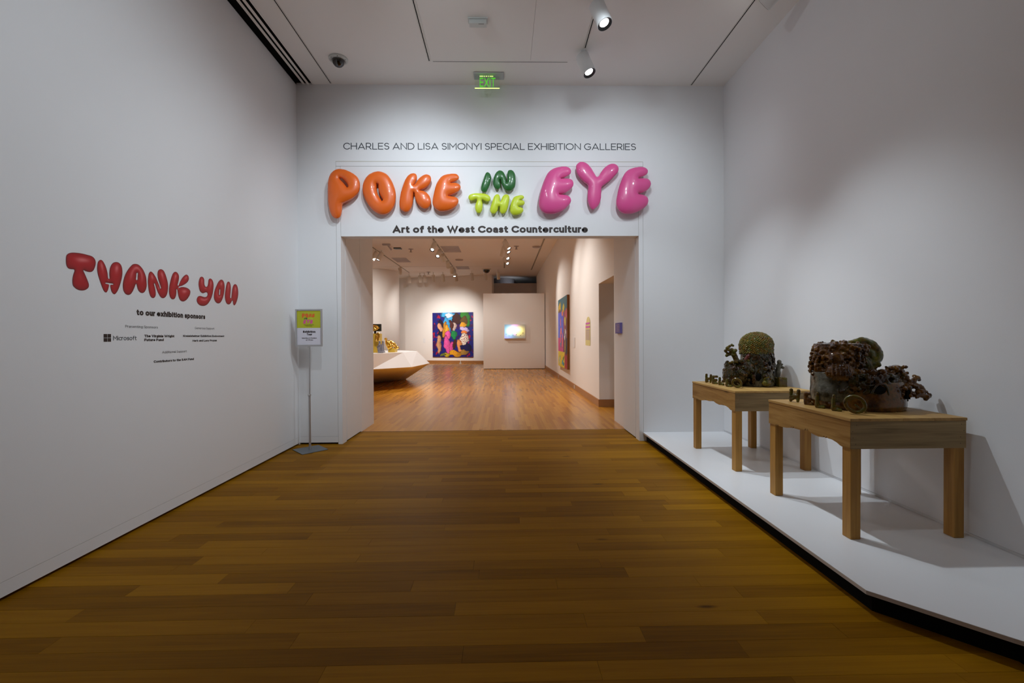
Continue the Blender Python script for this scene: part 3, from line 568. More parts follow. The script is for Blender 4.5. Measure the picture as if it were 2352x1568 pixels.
# ------------------------------------------------------------------ single-stroke alphabet for the vinyl writing
def A(cx, cy, rx, ry, a0, a1, n=14):
    return [(cx + rx * math.cos(math.radians(a0 + (a1 - a0) * k / n)), cy + ry * math.sin(math.radians(a0 + (a1 - a0) * k / n))) for k in range(n + 1)]
X = .70
GL = {
 'A': (.86, [[(0, 0), (.43, 1), (.86, 0)], [(.14, .27), (.72, .27)]]),
 'B': (.64, [[(0, 0), (0, 1), (.36, 1)] + A(.36, .765, .22, .235, 90, -90) + [(0, .53)], [(.36, .53)] + A(.38, .265, .26, .265, 90, -90) + [(0, 0)]]),
 'C': (.80, [A(.46, .5, .46, .5, 42, 318, 26)]),
 'D': (.80, [[(0, 0), (0, 1), (.32, 1)] + A(.32, .5, .48, .5, 90, -90, 20) + [(0, 0)]]),
 'E': (.60, [[(.60, 1), (0, 1), (0, 0), (.60, 0)], [(0, .51), (.53, .51)]]),
 'F': (.58, [[(.58, 1), (0, 1), (0, 0)], [(0, .49), (.52, .49)]]),
 'G': (.86, [A(.46, .5, .46, .5, 45, 322, 26) + [(.84, .24), (.84, .46), (.50, .46)]]),
 'H': (.74, [[(0, 0), (0, 1)], [(.74, 0), (.74, 1)], [(0, .51), (.74, .51)]]),
 'I': (.0, [[(0, 0), (0, 1)]]),
 'K': (.68, [[(0, 0), (0, 1)], [(.66, 1), (0, .34)], [(.22, .57), (.68, 0)]]),
 'L': (.56, [[(0, 1), (0, 0), (.56, 0)]]),
 'M': (.88, [[(0, 0), (0, 1), (.44, .36), (.88, 1), (.88, 0)]]),
 'N': (.76, [[(0, 0), (0, 1), (.76, 0), (.76, 1)]]),
 'O': (1.0, [A(.5, .5, .5, .5, 0, 360, 36)]),
 'P': (.62, [[(0, 0), (0, 1), (.34, 1)] + A(.34, .69, .28, .31, 90, -90) + [(0, .38)]]),
 'R': (.66, [[(0, 0), (0, 1), (.36, 1)] + A(.36, .70, .27, .30, 90, -90) + [(0, .40)], [(.34, .40), (.66, 0)]]),
 'S': (.60, [A(.30, .755, .27, .245, 30, 250, 14) + A(.30, .26, .30, .26, 80, -145, 14)]),
 'T': (.70, [[(0, 1), (.70, 1)], [(.35, 1), (.35, 0)]]),
 'U': (.74, [[(0, 1), (0, .36)] + A(.37, .36, .37, .36, 180, 360) + [(.74, 1)]]),
 'V': (.82, [[(0, 1), (.41, 0), (.82, 1)]]),
 'W': (1.22, [[(0, 1), (.32, 0), (.61, .95), (.90, 0), (1.22, 1)]]),
 'X': (.72, [[(0, 1), (.72, 0)], [(0, 0), (.72, 1)]]),
 'Y': (.76, [[(0, 1), (.38, .42), (.76, 1)], [(.38, .42), (.38, 0)]]),
 'a': (.50, [A(.25, .44, .25, .26, 155, 0) + [(.50, 0)], A(.25, .20, .25, .20, 0, 360, 20)]),
 'b': (.58, [[(0, 0), (0, 1.03)], A(.29, .35, .29, .35, 0, 360, 24)]),
 'c': (.50, [A(.32, .35, .32, .35, 48, 312, 18)]),
 'd': (.58, [[(.58, 0), (.58, 1.03)], A(.29, .35, .29, .35, 0, 360, 24)]),
 'e': (.60, [[(0, .35), (.60, .35)] + A(.30, .35, .30, .35, 0, 312, 22)]),
 'f': (.36, [[(.13, 0), (.13, .82)] + A(.32, .82, .19, .19, 180, 80, 8), [(0, .66), (.34, .66)]]),
 'g': (.58, [A(.29, .36, .29, .34, 0, 360, 24), [(.58, .70), (.58, -.02)] + A(.30, -.02, .28, .24, 0, -145, 10)]),
 'h': (.50, [[(0, 0), (0, 1.03)], A(.25, .42, .25, .28, 180, 0) + [(.50, 0)]]),
 'i': (.0, [[(0, 0), (0, .70)], ['dot', (0, .97)]]),
 'k': (.50, [[(0, 0), (0, 1.03)], [(.48, .70), (0, .24)], [(.18, .41), (.50, 0)]]),
 'l': (.0, [[(0, 0), (0, 1.03)]]),
 'm': (.90, [[(0, 0), (0, .70)], A(.225, .44, .225, .26, 180, 0) + [(.45, 0)], A(.675, .44, .225, .26, 180, 0) + [(.90, 0)]]),
 'n': (.50, [[(0, 0), (0, .70)], A(.25, .42, .25, .28, 180, 0) + [(.50, 0)]]),
 'o': (.64, [A(.32, .35, .32, .35, 0, 360, 26)]),
 'p': (.58, [[(0, -.27), (0, .70)], A(.29, .35, .29, .35, 0, 360, 24)]),
 'r': (.30, [[(0, 0), (0, .70)], A(.28, .40, .28, .30, 180, 85, 8)]),
 's': (.44, [A(.22, .53, .20, .17, 25, 250, 10) + A(.22, .18, .22, .18, 80, -150, 12)]),
 't': (.36, [[(.13, .92), (.13, .20)] + A(.31, .20, .18, .20, 180, 285, 8), [(0, .66), (.34, .66)]]),
 'u': (.50, [[(0, .70), (0, .27)] + A(.25, .27, .25, .27, 180, 360) + [(.50, .70)], [(.50, .30), (.50, 0)]]),
 'w': (.90, [[(0, .70), (.24, 0), (.45, .66), (.66, 0), (.90, .70)]]),
 'x': (.54, [[(0, .70), (.54, 0)], [(0, 0), (.54, .70)]]),
 'y': (.58, [[(0, .70), (.29, 0)], [(.58, .70), (.18, -.27)]]),
 'z': (.48, [[(0, .70), (.48, .70), (0, 0), (.48, 0)]]),
 '&': (.74, [[(.74, 0), (.16, .66)] + A(.34, .80, .19, .20, 215, -35, 12) + A(.26, .25, .26, .25, 110, 320, 14) + [(.68, .42)]]),
 '1': (.24, [[(0, .84), (.24, 1), (.24, 0)]]),
 '5': (.56, [[(.50, 1), (.10, 1), (.06, .55)] + A(.27, .32, .29, .31, 125, -145, 16)]),
 ':': (.0, [['dot', (0, .12)], ['dot', (0, .56)]]),
}
def ribbon(g, pl, w, place):
    P = [Vector(pl[0])]
    for p in pl[1:]:
        if (Vector(p) - P[-1]).length > 1e-4: P.append(Vector(p))
    closed = (P[0] - P[-1]).length < 1e-4
    if closed: P = P[:-1]
    else:           # square ends, as long as the stroke is half wide
        a, b = (P[0] - P[1]).normalized(), (P[-1] - P[-2]).normalized(); P[0] = P[0] + a * w / 2; P[-1] = P[-1] + b * w / 2
    n = len(P); L_, R_ = [], []
    for i in range(n):
        a = P[i - 1] if (i > 0 or closed) else None; b = P[(i + 1) % n] if (i < n - 1 or closed) else None
        d1 = (P[i] - a).normalized() if a is not None else None; d2 = (b - P[i]).normalized() if b is not None else None
        d1 = d1 or d2; d2 = d2 or d1
        n1 = Vector((-d1.y, d1.x)); n2 = Vector((-d2.y, d2.x)); m = (n1 + n2)
        m = m.normalized() if m.length > .2 else n1; k = min(1 / max(m.dot(n1), .35), 2.2)
        L_.append(P[i] + m * w / 2 * k); R_.append(P[i] - m * w / 2 * k)
    vs = [place(p) for p in L_] + [place(p) for p in R_]
    g.add(vs, [(i, (i + 1) % n, n + (i + 1) % n, n + i) for i in range(n if closed else n - 1)])
def write(text, start, right, up, length, cap, weight, name, m, parent=None, label=None, group=None, cat='lettering', gap=None, normal=None):
    """one line of writing: starts at 'start', runs 'length' along 'right', capitals 'cap' tall"""
    start, right, up = Vector(start), Vector(right).normalized(), Vector(up).normalized()
    cw = lambda c: GL[c][0] + .065 - .65 * weight if GL[c][0] > 0 else 0     # heavier strokes grow inwards
    gap = gap if gap is not None else .155 - weight * .33
    if not parent:      # the line is the thing, every word a part of it
        parent = thing(name, label, cat, start, group); label = None; name = 'word'
    tot = 0
    for ch in text: tot += (.34 if ch == ' ' else cw(ch) + weight + gap)
    tot -= gap
    sx = length / (tot * cap)
    g = G(); x = 0; lift = 0; nrm = right.cross(up)
    for ch in text:
        if ch == ' ':
            x += .34
            if parent and name == 'word': g.build(name, m, parent); g = G()
            continue
        wd, pls = cw(ch), GL[ch][1]; kx = wd / GL[ch][0] if GL[ch][0] > 0 else 1
        for pl in pls:
            x0 = x + weight / 2
            lift = (lift + .00009) % .0004; place = lambda p: start + nrm * lift + right * (p.x * cap * sx) + up * (p.y * cap)
            if pl[0] == 'dot':
                c = Vector((x0 + pl[1][0], weight / 2 + pl[1][1] * (1 - weight))); r = weight * .56
                vs = [place(c + Vector((math.cos(2 * math.pi * k / 10), math.sin(2 * math.pi * k / 10))) * r) for k in range(10)]; g.add(vs, [tuple(range(10))])
            else:
                ribbon(g, [(x0 + px * kx, weight / 2 + py * (1 - weight)) for px, py in pl], weight, place)
        x += wd + weight + gap
    o = g.build(name, m, parent)
    if label: o['label'] = label
    return o
yw = D - .0012; RX = (1, 0, 0); UZ = (0, 0, 1); RY = (0, 1, 0)
write('CHARLES AND LISA SIMONYI SPECIAL EXHIBITION GALLERIES', (-2.086, yw, 3.883), RX, UZ, 3.874, .0875, .115, 'wall_lettering', 'ink_grey', label='thin charcoal capitals in one long line above the door surround')
write('Art of the West Coast Counterculture', (-1.449, yw, 2.786), RX, UZ, 2.588, .0935, .25, 'wall_lettering', 'ink', label='bold dark brown subtitle just above the doorway opening')
xl = XL + .0012
def lw(text, y0, y1, z, cap, wt, m, label): write(text, (xl, y0, z), RY, UZ, y1 - y0, cap, wt, 'wall_lettering', m, label=label)
lw('to our exhibition sponsors', 3.400, 4.170, 1.579, .043, .27, 'ink', 'bold dark line of writing directly under the red thank-you letters')
lw('Presenting Sponsors', 3.298, 3.604, 1.485, .019, .12, 'ink_light', 'thin grey heading above the four-square logo')
lw('Generous Support', 4.030, 4.300, 1.488, .019, .12, 'ink_light', 'thin grey heading at the right of the sponsor list')
lw('The Virginia Wright', 3.469, 3.780, 1.416, .0195, .25, 'ink', 'upper bold line of the fund name, right of the logo')
lw('Future Fund', 3.469, 3.664, 1.387, .0195, .25, 'ink', 'lower bold line of the fund name, right of the logo')
lw('Kreielsheimer Exhibition Endowment', 3.885, 4.447, 1.419, .0175, .23, 'ink', 'small bold line under the right-hand grey heading')
lw('Herb and Lucy Pruzan', 3.999, 4.334, 1.378, .0175, .23, 'ink', 'small bold line naming two donors, under the endowment line')
lw('Additional Support', 3.645, 3.926, 1.289, .0185, .12, 'ink_light', 'thin grey heading low in the sponsor list')
lw('Contributors to the SAM Fund', 3.558, 4.012, 1.219, .0185, .24, 'ink', 'lowest bold line of the sponsor list on left wall')
lg = thing('sponsor_logo', 'sponsor logo of four dark squares and a company name on left wall', 'logo', (XL, 3.12, 1.386))
for a, b in ((3.121, 1.4135), (3.1512, 1.4135), (3.121, 1.386), (3.1512, 1.386)):
    G().add([(xl, a, b), (xl, a + .0275, b), (xl, a + .0275, b + .0248), (xl, a, b + .0248)], [(0, 1, 2, 3)]).build('logo_square', 'ink', lg)
write('Microsoft', (xl, 3.196, 1.395), RY, UZ, .201, .0315, .13, 'company_name', 'ink_grey', parent=lg, label='company name in plain letters')

# ------------------------------------------------------------------ sign stand by the left corner
sx0, sy0 = -2.437, 5.765
ss = thing('sign_stand', 'slim grey pedestal sign stand with a lime and white poster', 'sign', (sx0, sy0, 0))
G().prism([(-2.652, 5.752), (-2.422, 5.505), (-2.205, 5.750), (-2.420, 5.985)], 0.001, .009).build('base_plate', 'base_steel', ss, bevel=.002)
G().cyl((sx0, sy0, .008), (sx0, sy0, .05), .016, n=20).cyl((sx0, sy0, .03), (sx0, sy0, .69), .0135, n=20).build('lower_pole', 'steel', ss)
G().cyl((sx0, sy0, .675), (sx0, sy0, .70), .019, n=20).cyl((sx0 + .01, sy0 - .03, .69), (sx0, sy0, .69), .007, n=12).ball((sx0 + .01, sy0 - .034, .69), .011, 12).build('height_collar', 'steel', ss)
G().cyl((sx0 + .002, sy0, .69), (sx0 + .008, sy0, 1.33), .0085, n=16).build('upper_pole', 'steel', ss)
fx0, fx1, fz0, fz1 = -2.598, -2.262, 1.300, 1.768; fy = sy0 - .012; fw = .021
G().box(fx0, fx0 + fw, fy - .010, fy + .006, fz0, fz1).box(fx1 - fw, fx1, fy - .010, fy + .006, fz0, fz1).box(fx0 + fw, fx1 - fw, fy - .010, fy + .006, fz0, fz0 + fw).box(fx0 + fw, fx1 - fw, fy - .010, fy + .006, fz1 - fw, fz1).box(fx0 + .004, fx1 - .004, fy, fy + .005, fz0 + .004, fz1 - .004).box(sx0 - .012, sx0 + .016, fy - .008, fy + .01, fz0 - .02, fz0).build('snap_frame', 'steel', ss, bevel=.002)
px0, px1, pz0, pz1 = fx0 + fw, fx1 - fw, fz0 + fw, fz1 - fw; zsplit = pz1 - .215; py = fy - .003
po = B(px0, px1, py, py + .003, pz0, pz1).build('poster', 'poster_white', ss)
G().add([(px0, py - .0006, zsplit), (px1, py - .0006, zsplit), (px1, py - .0006, pz1), (px0, py - .0006, pz1)], [(0, 1, 2, 3)]).build('lime_field', 'poster_lime', po)
def mini(idx, m, x0, x1, zc):
    """the exhibition title repeated as flat print on the poster"""
    loops = [[smooth_loop(np.array(L) / 1000.0, .03) for L in BALLOON[i][2]] for i in idx]
    A_ = np.concatenate([q for l in loops for q in l]); lo, hi = A_.min(0), A_.max(0); s = (x1 - x0) / (hi[0] - lo[0])
    g = G()
    for l in loops:
        p, fs, b = mesh2d(l, .08, []); g.add([(x0 + (a - lo[0]) * s, py - .0012, zc + (b_ - (lo[1] + hi[1]) / 2) * s) for a, b_ in p], fs)
    g.build('title_print', m, po)
cx = (px0 + px1) / 2; w = px1 - px0
mini([0, 1, 2, 3], 'orange', cx - .085, cx + .055 + .02, pz1 - .062)
mini([4, 5], 'dkgreen', cx - .060, cx - .018, pz1 - .098)
mini([6, 7, 8], 'lime', cx + .000, cx + .052, pz1 - .100)
mini([9, 10, 11], 'pink', cx - .070, cx + .052, pz1 - .135)
def pw(text, x, z, ln, cap, wt): write(text, (x - ln / 2, py - .0014, z), RX, UZ, ln, cap, wt, 'poster_text', 'ink', parent=po)
pw('Art of the West Coast', cx, pz1 - .180, .125, .008, .2); pw('Counterculture', cx, pz1 - .194, .085, .008, .2)
pw('Exhibition', cx + .004, zsplit - .060, .155, .025, .27); pw('Tour', cx + .006, zsplit - .094, .066, .025, .27)
pw('Saturdays & Sundays', cx + .004, zsplit - .134, .185, .0145, .17); pw('at 1:15 pm', cx + .006, zsplit - .158, .088, .0145, .17)

# ------------------------------------------------------------------ the two tables
def table(x0, x1, y0, y1, label, seed, zt=.879):
    random.seed(seed)
    t = thing('display_table', label, 'table', ((x0 + x1) / 2, (y0 + y1) / 2, ZP), 'wooden tables on the platform')
    zb = .687; zk = .860
    n = 4; ws = [.17, .28, .27, .28] if seed % 2 else [.25, .24, .27, .24]; x = x0 - .004; W_ = x1 - x0 + .008
    for k in range(n):
        a = x; x += W_ * ws[k]; B(a + .0006, x - .0006, y0 - .004, y1, zk, zt - random.uniform(0, .0012)).build('top_board', 'table_top', t, bevel=.0015)
    B(x0 + .0015, x1 - .0015, y0, y0 + .02, zb, zk - .001).build('front_apron', 'table_front', t, bevel=.001)
    B(x0 + .0015, x1 - .0015, y1 - .022, y1 - .002, zb, zk - .001).build('back_apron', 'table_front', t, bevel=.001)
    # scalloped side aprons: lobes separated by little cusps
    prof = [(0, 0), (.10, .000), (.115, .009), (.125, .000), (.14, .012), (.155, .002), (.20, .002), (.26, .005), (.32, .013), (.335, .026), (.345, .014), (.36, .028), (.375, .017), (.44, .018), (.50, .024), (.515, .038), (.525, .025), (.54, .038), (.555, .026),
            (.60, .018), (.67, .013), (.72, .017), (.735, .028), (.745, .017), (.76, .029), (.775, .020), (.82, .020), (.87, .012), (.90, .003), (.92, 0), (1, 0)]
    for xa in (x0, x1 - .02):
        g = G(); n = len(prof); vs = []
        for xx in (xa, xa + .02):
            vs += [(xx, y1 - .003 + (y0 + .001 - y1 + .003) * q, zb + h * 1.25) for q, h in prof] + [(xx, y0 + .001, zk - .001), (xx, y1 - .003, zk - .001)]
        m_ = n + 2; g.add(vs, [tuple(range(m_)), tuple(range(m_, 2 * m_))[::-1]] + [(i, (i + 1) % m_, m_ + (i + 1) % m_, m_ + i) for i in range(m_)])
        g.build('scalloped_apron', 'table_side', t)
    for lx, ly in ((x0 + .006, y0 + .004), (x1 - .071, y0 + .004), (x0 + .006, y1 - .080), (x1 - .098, y1 - .080)):
        B(lx, lx + .064, ly, ly + .073, ZP, zk - .002).build('leg', 'table_leg', t, bevel=.004)
    # nail heads on the front apron
    g = G()
    for ex in (x0 + .03, x1 - .03):
        for k in range(4): rx_ = ex + random.uniform(-.015, .015); g.cyl((rx_, y0 - .0006, zb + .03 + k * .04), (rx_, y0 + .001, zb + .03 + k * .04), .0022, n=8)
    g.build('nail_heads', 'bezel', t, kind='stuff')
    return t
table(2.168, 2.908, 2.797, 3.672, 'nearer wooden table with scalloped side apron, right end of the platform', 3)
table(2.186, 2.926, 4.245, 5.210, 'farther wooden table with scalloped side apron, near the corner', 4)

# ------------------------------------------------------------------ ceramic sculptures
def fuse(o, vox=.006, noise_s=.0, nscale=.03, it=3):
    r = o.modifiers.new('fuse', 'REMESH'); r.mode = 'VOXEL'; r.voxel_size = vox; r.use_smooth_shade = True
    s = o.modifiers.new('soften', 'SMOOTH'); s.iterations = it; s.factor = .5
    if noise_s:
        tx = bpy.data.textures.new('lumps', 'CLOUDS'); tx.noise_scale = nscale; tx.noise_depth = 2
        d = o.modifiers.new('lumps', 'DISPLACE'); d.texture = tx; d.strength = noise_s; d.texture_coords = 'LOCAL'
def rnd(a, b): return random.uniform(a, b)
def figure(g, x, y, z, h, lean=0):
    """a rough hand-modelled little clay figure: feet, body, arms, round head"""
    g.ball((x - .10 * h, y, z + .05 * h), .10 * h, 8); g.ball((x + .10 * h, y, z + .05 * h), .10 * h, 8)
    g.tube([(x - .09 * h, y, z + .08 * h), (x + lean * .3, y, z + .4 * h)], .09 * h, 8); g.tube([(x + .09 * h, y, z + .08 * h), (x + lean * .3, y, z + .4 * h)], .09 * h, 8)
    g.tube([(x + lean * .3, y, z + .38 * h), (x + lean * .7, y, z + .68 * h)], [.15 * h, .12 * h], 8)
    g.tube([(x + lean * .7 - .1 * h, y, z + .64 * h), (x - .26 * h, y - .06 * h, z + .5 * h)], .055 * h, 6); g.tube([(x + lean * .7 + .1 * h, y, z + .64 * h), (x + .27 * h, y - .08 * h, z + .72 * h)], .055 * h, 6)
    g.ball((x + lean, y, z + .86 * h), .14 * h, 10)
ZT = .879
# farther sculpture: beaded dome tower
random.seed(11)
s1 = thing('ceramic_sculpture', 'dark glazed ceramic sculpture with beaded dome top on farther table', 'sculpture', (2.58, 4.72, ZT), 'glazed ceramic sculptures')
g = G(); tc = Vector((2.66, 4.73, 0))
g.lathe(tc, [(0, ZT), (.17, ZT), (.175, ZT + .06), (.155, ZT + .2), (.15, ZT + .30), (.155, ZT + .42), (0, ZT + .43)], 40)
g.build('tower_wall', 'glaze_grey', s1)
fuse(bpy.data.objects['tower_wall'], .008, .012, .05)
g = G()     # swelling barrel body and arms
g.ball((2.44, 4.70, ZT + .125), .15, 20, (.95, .9, .82)); g.ball((2.38, 4.69, ZT + .095), .09, 16); g.ball((2.50, 4.66, ZT + .18), .10, 16)
for k in range(70):
    a = rnd(0, 2 * math.pi); v = rnd(0, 1); r = .15 + rnd(-.01, .012)
    g.ball((2.45 + r * math.cos(a) * .95 * math.sqrt(1 - (v * .75) ** 2), 4.69 + r * math.sin(a) * .9 * math.sqrt(1 - (v * .75) ** 2), ZT + .036 + v * .235), rnd(.010, .026), 8)
for k in range(34):
    a = rnd(-2.9, -.1); g.ball((2.62 + .19 * math.cos(a), 4.72 + .18 * math.sin(a), ZT + .038 + rnd(0, .18)), rnd(.012, .03), 8)
o = g.build('lumpy_body', 'glaze_dark', s1); fuse(o, .006, .012, .02)
g = G()     # raised arm at the left with knobby fist
g.tube([(2.45, 4.68, ZT + .20), (2.41, 4.67, ZT + .29), (2.365, 4.66, ZT + .37)], [.035, .027, .028], 10)
for k in range(18): g.ball((2.355 + rnd(-.045, .04), 4.66 + rnd(-.03, .03), ZT + .375 + rnd(-.075, .065)), rnd(.012, .022), 8)
for k in range(16): g.ball((2.33 + .24 * k / 16 + rnd(-.01, .01), 4.64 + rnd(-.03, .02), ZT + .235 + rnd(-.015, .03)), rnd(.010, .020), 8)
o = g.build('raised_arm', 'glaze_olive', s1); fuse(o, .005, .006, .015)
g = G(); g.tube([(2.50, 4.66, ZT + .25), (2.535, 4.65, ZT + .31)], [.02, .024], 8); g.ball((2.548, 4.65, ZT + .335), .022, 10)
o = g.build('dark_red_knob', mat('oxblood_glaze', (.10, .012, .008), .08, coat=.8), s1); fuse(o, .005)
g = G(); dz = ZT + .435; g.lathe(tc, [(.148, ZT + .33), (.150, ZT + .36), (.150, dz - .01), (.138, dz + .045), (.105, dz + .09), (.06, dz + .112), (0, dz + .118)], 40); g.build('dome', 'glaze_bead', s1)
g = G(); nb = 820
for k in range(nb):      # beads in a spiral over the dome and its skirt
    f = (k + .5) / nb; a = k * 2.399963
    hh = .225 * (1 - f)
    if hh < .085: r, z = .158 - .006 * (1 - hh / .085) + rnd(-.003, .003), ZT + .335 + hh
    else:
        q = (hh - .085) / .14; r, z = .158 * math.sqrt(max(0, 1 - q * q)) + rnd(-.002, .003), ZT + .420 + .135 * q
    g.ball((tc.x + r * math.cos(a), tc.y + r * math.sin(a), z), rnd(.0080, .0125), 6)
g.build('clay_beads', 'glaze_bead', s1, kind='stuff')
g = G()
for k in range(150):
    a = rnd(-3.1, .1); g.ball((tc.x + .160 * math.cos(a), tc.y + .165 * math.sin(a), ZT + rnd(.20, .34)), rnd(.006, .013), 7)
for k in range(60):
    a = rnd(-3.1, .1); z = ZT + rnd(.03, .26); g.tube([(tc.x + .168 * math.cos(a), tc.y + .168 * math.sin(a), z), (tc.x + .172 * math.cos(a + .1), tc.y + .172 * math.sin(a + .1), z + rnd(.03, .07))], rnd(.004, .008), 6)
o = g.build('applied_relief', 'glaze_dark', s1); fuse(o, .004)
g = G(); figure(g, 2.855, 4.68, ZT + .10, .17, .02); g.ball((2.90, 4.66, ZT + .19), .016, 8); g.tube([(2.84, 4.70, ZT + .02), (2.86, 4.68, ZT + .14)], .03, 8)
o = g.build('climbing_figure', 'glaze_grey', s1); fuse(o, .005, .004, .02)
g = G().box(2.80, 2.885, 4.56, 4.64, ZT, ZT + .085)
for k in range(14): g.ball((rnd(2.80, 2.885), rnd(4.56, 4.63), ZT + .088), rnd(.008, .014), 7)
o = g.build('little_box', 'glaze_olive', s1); fuse(o, .004, .003, .01, 1)
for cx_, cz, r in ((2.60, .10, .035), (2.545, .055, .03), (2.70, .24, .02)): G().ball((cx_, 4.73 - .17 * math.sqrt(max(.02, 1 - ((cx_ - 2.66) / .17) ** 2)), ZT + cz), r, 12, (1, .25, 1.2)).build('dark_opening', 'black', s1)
g = G(); g.ball((2.655, 4.535, ZT + .045), .048, 16, (1, .8, .8)); g.tube([(2.62, 4.52, ZT + .085), (2.66, 4.5, ZT + .105), (2.70, 4.53, ZT + .08)], .008, 8)
o = g.build('crouching_blob', 'glaze_olive', s1); fuse(o, .005)

# nearer sculpture: textured tower over a low drum, clusters to the right
random.seed(23)
s2 = thing('ceramic_sculpture', 'brown glazed ceramic sculpture with textured tower and hooked arm on nearer table', 'sculpture', (2.56, 3.27, ZT), 'glazed ceramic sculptures')
c2 = Vector((2.585, 3.28, 0))
g = G(); g.lathe(c2, [(0, ZT), (.280, ZT), (.286, ZT + .03), (.284, ZT + .12), (.275, ZT + .20), (0, ZT + .21)], 56)
o = g.build('drum_wall', 'glaze_amber', s2); fuse(o, .008, .006, .08)
g = G(); g.lathe((2.42, 3.25, 0), [(0, ZT + .05), (.155, ZT + .05), (.165, ZT + .12), (.160, ZT + .26), (0, ZT + .27)], 40)
o = g.build('pale_tower_wall', 'glaze_grey', s2); fuse(o, .006, .008, .05)
g = G()     # textured upper tower
for k in range(560):
    a = rnd(0, 2 * math.pi); z = rnd(.235, .475); r = (.150 + rnd(-.012, .018)) if z < .45 else rnd(0, .15)
    dx = .015 * math.sin(z * 16)
    g.ball((2.43 + dx + r * math.cos(a), 3.25 + r * math.sin(a), ZT + z), rnd(.007, .016), 7, (1, 1, rnd(.7, 1.3)))
g.lathe((2.43, 3.25, 0), [(0, ZT + .23), (.145, ZT + .23), (.15, ZT + .46), (0, ZT + .47)], 32)
g.ball((2.335, 3.15, ZT + .265), .065, 14, (1, .8, 1.0)); g.ball((2.33, 3.14, ZT + .36), .05, 12); [g.tube([(2.30 + .016 * k, 3.16 - .075 * math.sin(.5 + k * .28), ZT + .315), (2.285 + .018 * k, 3.14 - .075 * math.sin(.5 + k * .28), ZT + .255), (2.30 + .016 * k, 3.15 - .07 * math.sin(.5 + k * .28), ZT + .215)], .011, 6) for k in range(9)]; g.ball((2.45, 3.11, ZT + .255), .05, 12, (1.5, .6, .7))
o = g.build('textured_tower', 'glaze_amber', s2); fuse(o, .004, .008, .012, 1)
g = G()     # hooked arm reaching over at the right
g.tube([(2.50, 3.22, ZT + .455), (2.57, 3.21, ZT + .475), (2.635, 3.20, ZT + .445), (2.665, 3.19, ZT + .38), (2.63, 3.18, ZT + .33), (2.575, 3.18, ZT + .31)], [.028, .032, .036, .040, .034, .022], 12)
g.tube([(2.57, 3.20, ZT + .33), (2.60, 3.19, ZT + .26), (2.59, 3.18, ZT + .18)], [.050, .045, .050], 12); g.ball((2.555, 3.17, ZT + .24), .045, 12); g.ball((2.605, 3.20, ZT + .385), .045, 12); g.ball((2.56, 3.2, ZT + .40), .04, 12)
for k in range(30): g.ball((2.60 + rnd(-.06, .05), 3.165 + rnd(-.02, .02), ZT + rnd(.18, .34)), rnd(.008, .018), 7)
o = g.build('hooked_arm', 'glaze_olive', s2); fuse(o, .005, .010, .03)
g = G()     # knotted cluster spilling to the right
for k in range(150):
    f = rnd(0, 1); g.ball((2.53 + .27 * f + rnd(-.02, .02), 3.10 + rnd(-.06, .07) + .06 * f, ZT + .115 + rnd(0, .165) * (1 - .25 * f)), rnd(.012, .028), 8)
g.tube([(2.62, 3.12, ZT + .22), (2.68, 3.11, ZT + .265), (2.735, 3.11, ZT + .285), (2.775, 3.12, ZT + .255), (2.78, 3.12, ZT + .20)], [.022, .026, .030, .028, .030], 10)
for k in range(26): g.ball((rnd(2.64, 2.79), rnd(3.07, 3.13), ZT + rnd(.22, .305)), rnd(.008, .017), 7)
for arm in ([(2.76, 3.10, ZT + .15), (2.82, 3.09, ZT + .19), (2.86, 3.09, ZT + .225)], [(2.80, 3.09, ZT + .17), (2.87, 3.08, ZT + .165), (2.90, 3.08, ZT + .13)], [(2.78, 3.08, ZT + .115), (2.85, 3.07, ZT + .11), (2.91, 3.06, ZT + .095)]):
    g.tube(arm, [.026, .019, .016], 9)
    for q_ in arm[1:]:
        for k in range(5): g.ball((q_[0] + rnd(-.018, .018), q_[1] + rnd(-.012, .012), q_[2] + rnd(-.016, .018)), rnd(.009, .016), 7)
for k in range(60): g.ball((rnd(2.60, 2.84), 3.30 - .27 + rnd(-.02, .03), ZT + rnd(.09, .17)), rnd(.008, .018), 7)
o = g.build('knotted_cluster', 'glaze_amber', s2); fuse(o, .0045, .005, .012, 1)
g = G()
for k in range(200):
    a = rnd(-2.6, -.25); z = rnd(.12, .25); g.ball((c2.x - .04 + .262 * math.cos(a), c2.y + .265 * math.sin(a), ZT + z), rnd(.008, .02), 7)
for k in range(10):
    x = 2.36 + k * .022; g.tube([(x, 3.10 - .05 * math.sin(k), ZT + .225), (x + .02, 3.085, ZT + .235 + .01 * math.sin(k * 2)), (x + .04, 3.08, ZT + .222)], .007, 6)
g.tube([(2.44, 3.03, ZT + .205), (2.42, 3.02, ZT + .195), (2.45, 3.01, ZT + .18), (2.50, 3.01, ZT + .185)], .006, 6)
o = g.build('applied_relief', 'glaze_dark', s2); fuse(o, .005, .008, .015, 2)
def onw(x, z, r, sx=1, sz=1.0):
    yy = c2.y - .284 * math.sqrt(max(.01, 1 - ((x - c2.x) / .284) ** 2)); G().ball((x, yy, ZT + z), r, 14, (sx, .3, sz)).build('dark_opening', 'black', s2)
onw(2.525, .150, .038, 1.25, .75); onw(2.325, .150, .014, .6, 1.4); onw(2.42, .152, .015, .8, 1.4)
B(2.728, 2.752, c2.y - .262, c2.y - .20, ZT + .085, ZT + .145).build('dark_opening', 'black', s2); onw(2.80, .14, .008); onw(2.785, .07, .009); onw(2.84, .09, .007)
g = G()
g.tube([(2.475, 3.005, ZT + .13), (2.505, 2.998, ZT + .185), (2.56, 2.996, ZT + .185), (2.585, 2.998, ZT + .12)], .008, 8)
o = g.build('arched_doorway', 'glaze_dark', s2); fuse(o, .004, .003, .01)

